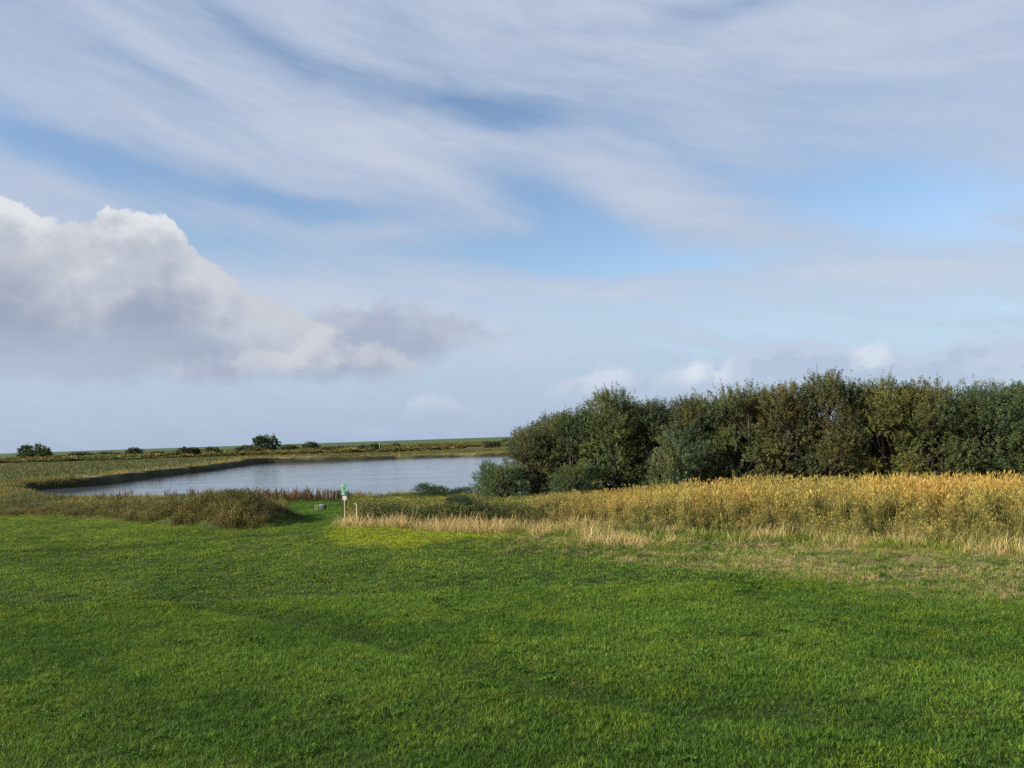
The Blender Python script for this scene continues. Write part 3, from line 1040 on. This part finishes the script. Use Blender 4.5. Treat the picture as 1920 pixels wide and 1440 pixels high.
def weeds():
    wc = [tuft_mesh('weed_clump', weed_clump(400 + i), M_WEED) for i in range(6)]
    # on the bank left of the path
    x, y = jitter_grid(-62, -11, 42, 76, 0.33, 61)
    d, f = seg_dist(x, y, BANK)
    m = (d < 1.2 + 2.6 * fbm(x * 0.55, y * 0.55, 111, 3)) & in_view(x, y, 4)
    x, y, d, f = keep(m, x, y, d, f)
    r = np.random.default_rng(62)
    n = fbm(x * 0.5, y * 0.5, 113, 3)
    s = np.interp(x, [-60, -38, -26, -18, -16.2, -13], [0.42, 0.5, 0.68, 0.95, 0.85, 0.5]) * (0.35 + 1.2 * n) * r.uniform(0.75, 1.15, len(x))
    k = smooth(0.40, 0.6, fbm(x * 0.35, y * 0.35, 115, 3))[:, None]
    t = np.array([0.42, 0.50, 0.32]) * (1 - k) + np.array([0.66, 0.92, 0.42]) * k
    side = (y - np.interp(x, [-90, -60, -37.8, -26.5, -19, -14], [84, 71, 60.9, 54.8, 49.6, 45.3]))
    lowf = smooth(-0.6, -1.9, side)[:, None] * 0.6
    t = t * (1 - lowf) + lowf * np.array([1.25, 1.15, 0.75])
    t = t * r.uniform(0.7, 1.25, len(x))[:, None]
    scatter('bank_weeds', 'brown and olive weeds covering the low bank left of the path', wc, x, y, s, t, 0.16, seed=63)
    bs = [tuft_mesh('bank_stalks', blades(12, 0.25, 0.6, 1.3, 0.022, 0.35, 470 + i, tip=0.9), M_WEED) for i in range(4)]
    m = np.random.default_rng(59).uniform(0, 1, len(x)) < 0.22
    xs_, ys_, ss_ = keep(m, x, y, s)
    rb = np.random.default_rng(58)
    kb = (rb.uniform(0, 1, len(xs_)) < 0.45)[:, None]
    tb = np.where(kb, np.array([1.2, 1.2, 0.7]), np.array([0.42, 0.40, 0.34])) * rb.uniform(0.6, 1.2, len(xs_))[:, None]
    scatter('bank_stalks', 'dry stalks and grasses standing out of the weedy bank left of the path', bs, xs_, ys_, np.clip(ss_ * 1.1, 0.5, 1.1), tb, 0.16, seed=57)
    # right of the path up to the lake edge
    x, y = jitter_grid(-16, 4, 38, 70, 0.36, 64)
    poly = [(-9.9, 45.3), (-7, 43.4), (-4, 41.6), (-1, 40.1), (1.6, 40.2), (1.2, 52), (-2.2, 61), (-4.5, 66.5), (-12, 69.0), (-14.6, 69), (-12.6, 58), (-11.2, 51)]
    s_ = sdist(x, y, poly) + (fbm(x * 0.5, y * 0.5, 117, 3) - 0.5) * 1.0
    m = s_ > 0
    x, y, s_ = keep(m, x, y, s_)
    r = np.random.default_rng(65)
    n = fbm(x * 0.35, y * 0.35, 119, 3)
    s = (0.55 + 0.75 * n) * r.uniform(0.7, 1.15, len(x)) * np.interp(y, [40, 48, 56, 70], [0.95, 0.95, 0.7, 0.6])
    k = smooth(0.42, 0.6, fbm(x * 0.4, y * 0.4, 121, 3))[:, None]
    t = np.array([0.48, 0.66, 0.45]) * (1 - k) + np.array([1.0, 1.12, 0.52]) * k
    far = smooth(50, 58, y)[:, None]
    t = t * (1 - far) + far * t * np.array([1.25, 1.25, 0.85])
    t = t * r.uniform(0.7, 1.25, len(x))[:, None]
    scatter('shore_weeds', 'olive weeds between the signpost and the lake edge', wc, x, y, s, t, 0.1, seed=66)
    # rough pasture behind the bank to the lake edge, left
    lc = [tuft_mesh('rough_tuft', blades(40, 0.40, 0.20, 0.55, 0.028, 0.7, 440 + i, tip=0.3), M_WEED) for i in range(5)]
    x, y = jitter_grid(-90, -12, 46, 118, 0.62, 67)
    back = y > np.interp(x, [-90, -60, -37.8, -26.5, -19, -14, -12], [84, 71, 60.9, 54.8, 49.6, 45.3, 46]) + 1.6
    dp, _ = seg_dist(x, y, PATH)
    m = back & (sdist(x, y, LAKE) < 0.4) & in_view(x, y, 4) & (dp > 1.9 + 0.02 * (y - 42))
    x, y = keep(m, x, y)
    r = np.random.default_rng(68)
    n = fbm(x * 0.2, y * 0.2, 123, 3)
    k = smooth(0.40, 0.6, n)[:, None]
    t = np.array([0.55, 0.72, 0.45]) * (1 - k) + np.array([1.25, 1.2, 0.55]) * k
    t = t * r.uniform(0.7, 1.25, len(x))[:, None]
    sh = smooth(-9, -2, sdist(x, y, LAKE))
    s = r.uniform(0.7, 1.25, len(x)) * (1 + 0.35 * sh)
    scatter('rough_pasture', 'olive rough grass between the bank and the lake', lc, x, y, s, t, 0.12, seed=69)
    # brown stalks at the lake edge behind the path
    sc = [tuft_mesh('dock_stalks', blades(14, 0.22, 0.7, 1.25, 0.030, 0.22, 460 + i, tip=1.2), M_WEED) for i in range(4)]
    x, y = jitter_grid(-40, -3, 62, 92, 0.55, 70)
    q = sdist(x, y, LAKE)
    rr = np.random.default_rng(71).uniform(0, 1, len(x))
    m = (q > -4.5) & (q < 0.3) & (rr < np.interp(x, [-40, -30, -26, -15, -11, -3], [0.05, 0.2, 0.75, 0.7, 0.12, 0.1]))
    x, y = keep(m, x, y)
    r = np.random.default_rng(72)
    t = np.array([0.72, 0.48, 0.42]) * r.uniform(0.6, 1.3, len(x))[:, None]
    scatter('dry_stalks', 'dark brown dry stalks along the near lake edge', sc, x, y, r.uniform(0.6, 1.05, len(x)), t, 0.1, seed=73)
    # far banks and pastures, coarser tufts
    fc = [tuft_mesh('far_tuft', blades(22, 0.9, 0.3, 0.8, 0.09, 0.8, 480 + i, tip=0.4), M_WEED) for i in range(4)]
    x, y = jitter_grid(-210, 60, 100, 330, 1.9, 74)
    q = sdist(x, y, LAKE) + (fbm(x * 0.15, y * 0.15, 15, 3) - 0.5) * 3.0
    m = (q < -1.0) & in_view(x, y, 6) & ((y > 215) | (x < -58))
    rr = np.random.default_rng(75).uniform(0, 1, len(x))
    n = fbm(x * 0.03, y * 0.05, 125, 4)
    m &= rr < np.where(q > -5, 1.0, 0.35 + 0.5 * smooth(0.45, 0.6, n))
    x, y, q, n = keep(m, x, y, q, n)
    r = np.random.default_rng(76)
    k = smooth(0.42, 0.58, n)[:, None]
    t = np.array([0.50, 0.78, 0.45]) * (1 - k) + np.array([0.85, 0.88, 0.50]) * k
    rim = (smooth(-7, -3, q) * np.maximum(smooth(0.45, 0.55, fbm(x * 0.1, y * 0.1, 127, 2)), 0.8 * (x < -58)))[:, None]
    t = t * (1 - rim) + rim * np.array([1.9, 1.7, 1.0])
    fs = (smooth(-14, -3, q) * smooth(210, 224, y) * smooth(-56, -38, x))[:, None] * 0.8
    t = t * (1 - fs) + fs * np.array([1.9, 1.55, 0.75])
    t = t * r.uniform(0.8, 1.2, len(x))[:, None]
    scatter('far_rough_grass', 'rough olive and straw grass on the banks beyond the lake', fc, x, y, r.uniform(0.6, 1.2, len(x)), t, 0.12, seed=77)


def far_scrub():
    sc = [tuft_mesh('scrub_clump', weed_clump(700 + i, 20, 1.0, 0.34, 0.22, 0.9), M_WEED) for i in range(4)]
    x, y = jitter_grid(-330, 20, 262, 560, 3.0, 81)
    n = fbm(x * 0.018, y * 0.03, 131, 4)
    r = np.random.default_rng(82)
    m = in_view(x, y, 8) & (r.uniform(0, 1, len(x)) < smooth(0.46, 0.60, n) * 0.7) & (y > 300 - 0.35 * (x + 60))
    x, y = keep(m, x, y)
    k = smooth(0.42, 0.6, fbm(x * 0.03, y * 0.03, 133, 3))[:, None]
    t = np.array([0.92, 0.86, 0.52]) * (1 - k) + np.array([0.66, 0.92, 0.46]) * k
    t = t * r.uniform(0.6, 1.3, len(x))[:, None]
    scatter('far_scrub', 'low brown and olive scrub covering the plain beyond the lake', sc, x, y, r.uniform(0.8, 3.4, len(x)), t, 0.05, seed=83,
            sz=r.uniform(0.5, 2.4, len(x)))


meadow()
far_scrub()
verge()
reeds()
weeds()


# ------------------------------------------------------------------ trees
def tube(pts, rad, n=6):
    pts = np.array(pts, float)
    k = len(pts)
    V = []
    for i in range(k):
        d = pts[min(i + 1, k - 1)] - pts[max(i - 1, 0)]
        d /= np.linalg.norm(d) + 1e-9
        a = np.cross(d, [0.3, 1, 0.1])
        a /= np.linalg.norm(a)
        b = np.cross(d, a)
        for j in range(n):
            t = 2 * np.pi * j / n
            V.append(pts[i] + rad[i] * (np.cos(t) * a + np.sin(t) * b))
    F = []
    for i in range(k - 1):
        for j in range(n):
            F.append((i * n + j, i * n + (j + 1) % n, (i + 1) * n + (j + 1) % n, (i + 1) * n + j))
    return np.array(V), np.array(F)


def make_tree(seed, H, Rw, lobes, shoots, per, leaf, lw, shoot_len, up=0.7, low=0.03, stems=4, spike=1.0, twigs=260):
    """returns (trunk mesh, crown mesh) of a many-stemmed tree"""
    r = np.random.default_rng(seed)
    t = low + (1 - low) * r.uniform(0, 1, lobes) ** 0.85
    ang = r.uniform(0, 2 * np.pi, lobes)
    prof = np.where(t > 0.42, np.sqrt(np.clip(1 - ((t - 0.42) / 0.62) ** 2, 0, 1)), 0.80 + 0.20 * t / 0.42)
    rad = Rw * prof * r.uniform(0.45, 0.92, lobes) * (0.8 + 0.4 * vnoise(ang * 1.2 + seed, t * 4, seed))
    cen = np.stack([rad * np.cos(ang), rad * np.sin(ang), H * (0.04 + 0.86 * t)], -1)
    lr = Rw * r.uniform(0.20, 0.34, lobes)
    parts = []
    # shoots
    n = lobes * shoots
    li = np.repeat(np.arange(lobes), shoots)
    o = r.normal(size=(n, 3))
    o /= np.linalg.norm(o, axis=1, keepdims=True)
    p = cen[li] + o * (lr[li] * r.uniform(0.25, 0.95, n) ** 0.6)[:, None]
    outw = np.stack([np.cos(ang[li]), np.sin(ang[li]), np.zeros(n)], -1)
    d = o * 0.6 + outw * 0.45 * (1 - 0.6 * t[li])[:, None] + np.array([0, 0, 1.0]) * (up * (0.5 + 0.9 * t[li]))[:, None] + r.normal(0, 0.15, (n, 3))
    d /= np.linalg.norm(d, axis=1, keepdims=True)
    L = shoot_len * r.uniform(0.5, 1.2, n) * (1 + 0.5 * spike * (t[li] > 0.72) * (r.uniform(0, 1, n) < 0.25))
    p[:, 2] = np.maximum(p[:, 2], 0.12)
    # leaves along every shoot
    m = n * per
    si = np.repeat(np.arange(n), per)
    tt = r.uniform(0.02, 1.0, m)
    lp = p[si] + d[si] * (L[si] * tt)[:, None]
    k = r.normal(size=(m, 3))
    k -= (k * d[si]).sum(1, keepdims=True) * d[si]
    k /= np.linalg.norm(k, axis=1, keepdims=True) + 1e-9
    ld = d[si] * r.uniform(0.35, 0.9, m)[:, None] + k * 0.75
    ld /= np.linalg.norm(ld, axis=1, keepdims=True)
    lobe_rn = r.uniform(0, 1, lobes)
    rn = np.clip(0.68 * lobe_rn[li[si]] + 0.32 * r.uniform(0, 1, m), 0, 1)
    V, F, U, Q = leaves(lp, ld, leaf * r.uniform(0.65, 1.3, m) * (1.15 - 0.4 * tt), lw, r, rn=rn)
    V[:, 2] = np.maximum(V[:, 2], 0.02)
    crown = new_mesh('crown', V, F, M_LEAF)
    attr(crown, 'rnd', Q)
    # stems and limbs
    tv, tf, off = [], [], 0

    def add(pts, radii, nn=6):
        nonlocal off
        v, f = tube(pts, radii, nn)
        tv.append(v)
        tf.append(f + off)
        off += len(v)
    tips = []
    for i in range(stems):
        a = 2 * np.pi * i / stems + r.uniform(-0.5, 0.5)
        b0 = np.array([0.16 * Rw * np.cos(a) * 0.4, 0.16 * Rw * np.sin(a) * 0.4, -0.15])
        pts, rr = [b0], [0.035 * H / stems ** 0.4]
        q = r.uniform(0.25, 0.55) * Rw
        for j in range(1, 6):
            u = j / 5
            pts.append(np.array([q * u * np.cos(a) + r.normal(0, 0.06), q * u * np.sin(a) + r.normal(0, 0.06), H * 0.86 * u]))
            rr.append(rr[0] * (1 - 0.88 * u))
        add(pts, rr)
        tips.append(np.array(pts))
    for i in range(lobes):
        s = tips[r.integers(0, stems)]
        z0 = max(0.08 * H, cen[i, 2] - 0.16 * H - 0.3 * rad[i])
        j = np.interp(z0, s[:, 2], np.arange(len(s)))
        a = s[int(round(j))]
        mid = (a + cen[i]) / 2 + np.array([0, 0, -0.05 * H * r.uniform(0, 1)])
        add([a, mid, cen[i]], [0.008 * H, 0.005 * H, 0.0015 * H], 4)
    # bare shoot wood
    pick = r.choice(n, min(n, twigs), replace=False)
    for i in pick:
        add([p[i], p[i] + d[i] * L[i] * 0.95], [0.0018 * H, 0.0006 * H], 3)
    trunk = new_mesh('trunk', np.concatenate(tv), np.concatenate(tf), M_BARK)
    return trunk, crown


M_LEAF = leaf_mat('tree_leaves', (0.026, 0.044, 0.017), (0.165, 0.182, 0.066))
THICKET = [make_tree(500 + i, 8.0, 2.7, 96, 20, 24, 0.19, 0.044, 0.68) for i in range(6)]
BUSH = [make_tree(540 + i, 3.4, 2.2, 60, 17, 24, 0.18, 0.034, 0.6, up=0.5, stems=6, spike=0.4) for i in range(2)]


def place_tree(name, kind, idx, x, y, s, sz, rz, tint, label, cat, group):
    tr, cr = kind[idx % len(kind)]
    root = empty(name, (x, y, float(height(np.array([x]), np.array([y]))[0])), rz)
    root.scale = (s, s, sz)
    a = link('trunk', tr, root)
    b = link('crown', cr, root)
    b.color = (*[c * (1.35 if name.startswith('far') else 1.0) for c in tint], 1)
    tag(root, label, cat, group)
    return root


FRONT = [
    # x, y, width, height, tint, label
    (1.5, 57.5, 0.76, 0.70, (0.95, 0.95, 0.95), 'small olive tree at the left end of the thicket, its base behind the grey-green bush'),
    (2.6, 59.5, 0.85, 0.70, (1.05, 1.0, 0.85), 'low yellowish olive tree, second from the left end of the thicket'),
    (4.7, 57.0, 0.92, 0.82, (1.0, 1.02, 0.9), 'rounded olive tree on the thicket\'s left slope, third from its left end'),
    (7.3, 56.0, 1.02, 0.98, (1.05, 1.08, 0.95), 'broad pointed olive tree with fine twigs on top, left of the first dip'),
    (10.2, 56.0, 0.95, 0.86, (0.78, 0.80, 0.80), 'dark tree with dull crown just right of the first dip in the tree line'),
    (12.8, 54.0, 0.95, 0.85, (0.85, 0.85, 0.85), 'dark olive tree before the thicket\'s step up to its highest stretch'),
    (15.6, 53.0, 1.00, 0.97, (1.0, 0.98, 0.85), 'tall olive tree where the tree line steps up to its highest stretch'),
    (18.3, 52.0, 1.00, 0.93, (1.15, 0.88, 0.78), 'tall brownish tree left of the gap that lets the sky through'),
    (21.0, 51.0, 0.94, 1.02, (0.95, 0.82, 0.75), 'tallest tree of the thicket, dark with a ragged spiky top'),
    (24.2, 50.5, 0.90, 0.95, (1.25, 1.10, 0.72), 'yellowish green tree right of the sky gap in the thicket'),
    (26.6, 49.0, 0.98, 0.92, (1.05, 0.95, 0.75), 'olive tree with reddish top, right of the yellowish one'),
    (29.2, 48.0, 0.98, 0.85, (0.78, 0.92, 0.95), 'bluish green tree low in the tree line, third from the photo\'s right edge'),
    (31.6, 46.5, 0.95, 0.82, (0.92, 1.0, 0.90), 'green tree with thin top shoots, second from the photo\'s right edge'),
    (34.2, 45.5, 0.98, 0.86, (0.80, 0.92, 0.85), 'dark green tree cut off by the photo\'s right edge'),
    (37.4, 44.0, 1.00, 0.86, (0.85, 0.92, 0.85), 'outermost dark green tree, showing only leaves at the right border'),
]
for i, (x, y, s, sz, tn, lab) in enumerate(FRONT):
    place_tree('tree', THICKET, i, x, y, s * 0.97, sz * 1.01, i * 1.7, tn, lab, 'tree', 'trees of the dense thicket behind the reeds')
for i, x in enumerate((3.6, 7.0, 10.4, 14.0, 17.6, 20.4, 25.6, 29.5, 33.6)):
    place_tree('tree', THICKET, i + 2, x, 62.5 - 0.33 * (x - 3), 1.0, 0.78 + 0.12 * min(1, x / 14.0), i * 2.3 + 1, (0.75, 0.75, 0.72),
               'dark tree of the thicket\'s back row, only glimpsed between the front trees', 'tree', 'back row of the thicket')
SHRUBS = [
    (-1.5, 57.6, 0.74, 0.78, (0.85, 1.08, 1.2), 0, 'drooping grey-green bush at the lake edge, left end of the thicket'),
    (-0.6, 56.0, 0.85, 0.75, (0.95, 1.10, 1.15), 1, 'low grey-green bush beside the drooping one, among brown stems'),
    (4.3, 53.8, 0.85, 0.75, (0.95, 1.0, 0.95), 1, 'low olive bush at the foot of the thicket above the reeds\' left end'),
    (11.2, 52.6, 1.05, 1.35, (0.88, 1.02, 1.15), 0, 'grey-green bush standing before the dark trees right of the first dip'),
    (-6.9, 61.5, 0.62, 0.34, (0.55, 0.75, 0.6), 0, 'flat dark green shrub on the near lake edge left of the thicket'),
    (-4.3, 60.6, 0.6, 0.26, (0.6, 0.8, 0.6), 1, 'flat dark green shrub sloping to the water next to the drooping bush'),
    (-3.2, 43.2, 0.42, 0.34, (0.55, 0.70, 0.75), 1, 'dark green low shrub among the weeds behind the straw fringe'),
]
for x, y, s, sz, tn, k, lab in SHRUBS:
    place_tree('bush', BUSH, k, x, y, s, sz, x * 1.3, tn, lab, 'bush', 'bushes round the thicket')

# far trees and bushes beyond the lake
M_LEAF = leaf_mat('far_leaves', (0.035, 0.045, 0.020), (0.095, 0.095, 0.040), 0.25)
FARB = [make_tree(600 + i, 6.0, 4.0, 46, 9, 7, 0.75, 0.42, 1.0, up=0.35, stems=4, spike=0.3, twigs=0) for i in range(4)]
FARS = [
    # x, y, half-width, height, tint, name, label
    (-313, 500, 8.2, 10.5, (0.75, 1.05, 1.0), 'tree', 'lone blue-green tree on the plain at far left'),
    (-304, 497, 5.5, 8.2, (0.78, 1.0, 0.95), 'tree', 'smaller tree leaning on the lone tree at far left'),
    (-272, 480, 8.5, 4.6, (0.85, 0.9, 0.75), 'bush', 'long low bush right of the lone far left tree'),
    (-255, 486, 7.5, 4.4, (0.8, 0.9, 0.8), 'bush', 'low olive bush in the far row left of two upright ones'),
    (-243, 490, 4.2, 6.8, (0.7, 0.72, 0.62), 'bush', 'narrow dark bush, left one of the two upright ones on the plain'),
    (-227, 462, 4.8, 6.6, (0.62, 0.65, 0.58), 'bush', 'dark upright bush left of the yellow patch on the far bank'),
    (-216, 468, 6.5, 3.6, (0.9, 0.88, 0.7), 'bush', 'low olive bush beside the dark upright one'),
    (-222, 540, 4.6, 4.2, (0.8, 0.8, 0.7), 'bush', 'small low bush standing alone farther back on the plain'),
    (-159, 376, 6.4, 5.6, (0.55, 0.58, 0.5), 'bush', 'round dark bush behind the pasture strip left of the lake'),
    (-142, 362, 4.0, 5.6, (0.72, 0.68, 0.55), 'bush', 'upright brownish bush right of the round dark one'),
    (-133, 385, 5.2, 5.6, (0.62, 0.72, 0.58), 'bush', 'dark green bush halfway between the round dark one and the tall tree'),
    (-124, 366, 5.0, 4.4, (0.95, 0.85, 0.7), 'bush', 'brown-olive bush left below the tall far tree'),
    (-129, 400, 7.2, 10.0, (0.72, 0.95, 0.9), 'tree', 'tall round tree standing above the far bank'),
    (-111, 378, 5.5, 5.2, (0.9, 0.85, 0.72), 'bush', 'olive bush touching the foot of the tall far tree'),
    (-122, 460, 5.2, 6.6, (0.62, 0.68, 0.6), 'bush', 'dark pointed bush right of the tall far tree'),
    (-84, 345, 5.6, 3.4, (0.85, 0.78, 0.6), 'bush', 'low brown mound of a bush near the far shore'),
    (-68, 345, 2.8, 4.0, (0.62, 0.72, 0.6), 'bush', 'small dark bush left of the white boat'),
    (-62, 340, 3.8, 4.4, (0.68, 0.85, 0.62), 'bush', 'dark green bush beside the white boat on the far shore'),
    (-52.5, 342, 1.9, 4.3, (0.75, 0.75, 0.6), 'bush', 'thin upright bush right of the white boat'),
    (-44, 345, 4.2, 2.6, (0.7, 0.68, 0.55), 'bush', 'flat dark bush on the far shore between boat and thicket'),
    (-10, 350, 4.0, 3.6, (0.9, 0.85, 0.65), 'bush', 'olive bush on the far shore close to the thicket'),
    (-4, 420, 3.2, 4.4, (0.75, 0.85, 0.75), 'bush', 'small bush on the plain just left of the thicket'),
]
for i, (x, y, w, h, tn, nm, lab) in enumerate(FARS):
    place_tree('far_' + nm, FARB, i, x, y, w / 4.3, h / 5.9 * (0.85 if h > 8 else 0.74), i * 1.1, tn, lab, nm, 'trees and bushes on the plain beyond the lake')


# ------------------------------------------------------------------ signpost, marker post, box, boat
def box(V, F, x0, x1, y0, y1, z0, z1):
    o = len(V)
    V += [(x0, y0, z0), (x1, y0, z0), (x1, y1, z0), (x0, y1, z0), (x0, y0, z1), (x1, y0, z1), (x1, y1, z1), (x0, y1, z1)]
    F += [(o, o + 3, o + 2, o + 1), (o + 4, o + 5, o + 6, o + 7), (o, o + 1, o + 5, o + 4), (o + 1, o + 2, o + 6, o + 5), (o + 2, o + 3, o + 7, o + 6), (o + 3, o, o + 4, o + 7)]


def boxes(name, lst, mat, parent, bevel=0.0):
    V, F = [], []
    for b in lst:
        box(V, F, *b)
    o = link(name, new_mesh(name, V, F, mat), parent)
    if bevel:
        md = o.modifiers.new('edge', 'BEVEL')
        md.width = bevel
        md.segments = 2
    return o


def gz(x, y):
    return float(height(np.array([x]), np.array([y]))[0])


def text(name, s, size, mat, parent, loc):
    cu = bpy.data.curves.new(name, 'FONT')
    cu.body = s
    cu.size = size
    cu.extrude = 0.002
    cu.offset = 0.006
    cu.align_x = 'CENTER'
    cu.materials.append(mat)
    tmp = bpy.data.objects.new(name, cu)
    me = bpy.data.meshes.new_from_object(tmp)
    bpy.data.objects.remove(tmp)
    o = link(name, me, parent, loc)
    o.rotation_euler = (R(90), 0, 0)
    return o


def signpost():
    x, y = -10.02, 45.3
    t = empty('signpost', (x, y, gz(x, y)), R(9))
    tag(t, 'green number sign with white plate below it on a pale post by the path', 'sign')
    M_TEAL = plain('sign_green', (0.045, 0.33, 0.21), 0.45, 0, 0.06)
    M_PALE = plain('sign_pale', (0.44, 0.66, 0.53), 0.5, 0, 0.05)
    M_WHITE = plain('sign_white', (0.80, 0.79, 0.74), 0.5, 0, 0.05)
    M_POST = plain('post_wood', (0.36, 0.36, 0.22), 0.7, 0, 0.2, 12)
    v, f = tube([(0, 0, -0.3), (0, 0, 1.0), (0, 0, 2.18)], [0.032, 0.031, 0.029], 12)
    link('post', new_mesh('post', v, f, M_POST), t)
    b = boxes('board', [(-0.168, 0.168, -0.062, -0.040, 1.62, 2.20)], M_TEAL, t, 0.006)
    boxes('border', [(-0.160, 0.160, -0.066, -0.0635, 2.172, 2.192), (-0.160, 0.160, -0.066, -0.0635, 1.628, 1.648),
                     (-0.160, -0.142, -0.0662, -0.0636, 1.650, 2.170), (0.142, 0.160, -0.0662, -0.0636, 1.650, 2.170)], M_PALE, b)
    text('number', '22', 0.36, M_PALE, b, (0, -0.066, 1.86))
    boxes('text_band', [(-0.12, 0.12, -0.066, -0.0635, 1.765, 1.795), (-0.12, 0.12, -0.066, -0.0635, 1.685, 1.715)], M_PALE, b)
    # small white plate with a pointed foot
    V = [(-0.115, -0.055, 1.56), (0.115, -0.055, 1.56), (0.115, -0.055, 1.36), (0, -0.055, 1.255), (-0.115, -0.055, 1.36)]
    V += [(a, -0.036, c) for a, _, c in V]
    me = bpy.data.meshes.new('plate')
    me.from_pydata(V, [], [(0, 1, 2, 3, 4)[::-1], (5, 6, 7, 8, 9)] + [(i, (i + 1) % 5, (i + 1) % 5 + 5, i + 5) for i in range(5)])
    me.materials.append(M_WHITE)
    link('plate', me, t)
    M_STEEL = plain('steel', (0.35, 0.35, 0.36), 0.4, 0.8)
    for zc in (2.05, 1.70, 1.44):
        boxes('clamp', [(-0.045, 0.045, -0.0355, 0.036, zc, zc + 0.03)], M_STEEL, t)
    # pale post with a bent top
    x, y = -9.25, 45.0
    M_PP = plain('pale_post', (0.36, 0.34, 0.24), 0.6, 0, 0.15, 14)
    t = empty('marker_post', (x, y, gz(x, y)), 0)
    tag(t, 'short pale post with a bent top in the weeds right of the green sign', 'post')
    v, f = tube([(0, 0, -0.2), (0, 0, 0.5), (0, 0, 0.96)], [0.04, 0.04, 0.036], 10)
    link('post', new_mesh('post', v, f, M_PP), t)
    v, f = tube([(0.0, -0.002, 0.97), (-0.06, -0.002, 1.0), (-0.15, -0.002, 0.99)], [0.040, 0.038, 0.034], 10)
    link('arm', new_mesh('arm', v, f, M_PP), t)
    # low dark box with grey lid on the green path
    x, y = -13.6, 54.5
    t = empty('box', (x, y, gz(x, y)), R(-12))
    tag(t, 'low dark box with a grey lid lying on the green path', 'box')
    boxes('body', [(-0.20, 0.20, -0.15, 0.15, -0.03, 0.345)], plain('dark_box', (0.02, 0.024, 0.022), 0.6), t, 0.012)
    V, F = [], []
    v = [(-0.25, -0.19, 0.35), (0.25, -0.19, 0.35), (0.25, 0.19, 0.35), (-0.25, 0.19, 0.35), (-0.19, -0.12, 0.46), (0.19, -0.12, 0.42), (0.19, 0.12, 0.42), (-0.19, 0.12, 0.46)]
    link('lid', new_mesh('lid', v, [(0, 3, 2, 1), (4, 5, 6, 7), (0, 1, 5, 4), (1, 2, 6, 5), (2, 3, 7, 6), (3, 0, 4, 7)], plain('grey_lid', (0.085, 0.11, 0.11), 0.6)), t)
    for dx, h_ in ((-0.52, 0.50), (-0.38, 0.42)):
        tt = link('stake', None, None, (x + dx, y - 0.05, gz(x + dx, y - 0.05)))
        tag(tt, 'thin pale stake left of the dark box, %s of the pair' % ('outer' if dx < -0.4 else 'inner'), 'stake', 'stakes by the dark box')
        v, f = tube([(0, 0, -0.1), (0.01, 0, h_ * 0.9), (0.01, 0, h_)], [0.02, 0.018, 0.012], 8)
        link('shaft', new_mesh('shaft', v, f, M_PP), tt)
        v, f = tube([(0.01, 0, h_ - 0.005), (0.01, 0, h_ + 0.03)], [0.024, 0.020], 8)
        link('cap', new_mesh('cap', v, f, M_POST), tt)


def boat():
    x, y = -57.5, 330.0
    t = empty('boat', (x, y, gz(x, y)), R(8))
    tag(t, 'tiny white boat pulled up on the far shore', 'boat')
    L, W, Hh = 1.7, 0.65, 0.75
    V, F = [], []
    ns, nr = 9, 7
    for i in range(ns):
        u = i / (ns - 1)
        w = W * (1 - max(0, u - 0.35) ** 2 * 2.2)
        keel = 0.05 + 0.55 * max(0, u - 0.6) ** 1.5
        sheer = Hh + 0.55 * max(0, u - 0.3) ** 2
        for j in range(nr):
            a = -1 + 2 * j / (nr - 1)
            V.append((-L + 2 * L * u, w * a, keel + (sheer - keel) * abs(a) ** 2.2))
    for i in range(ns - 1):
        for j in range(nr - 1):
            o = i * nr + j
            F.append((o, o + 1, o + nr + 1, o + nr))
    o = link('hull', new_mesh('hull', V, F, plain('boat_white', (0.78, 0.77, 0.72), 0.4, 0, 0.05)), t)
    md = o.modifiers.new('planking', 'SOLIDIFY')
    md.thickness = 0.04
    boxes('thwart', [(-0.5, -0.2, -0.58, 0.58, 0.42, 0.47), (0.4, 0.65, -0.5, 0.5, 0.50, 0.55)], plain('boat_wood', (0.25, 0.17, 0.09), 0.7), t)
    v, f = tube([(-0.1, 0, 0.05), (-0.1, 0, 1.8), (-0.1, 0, 3.9)], [0.07, 0.06, 0.05], 8)
    link('mast', new_mesh('mast', v, f, plain('mast_paint', (0.6, 0.6, 0.58), 0.5)), t)


signpost()
boat()
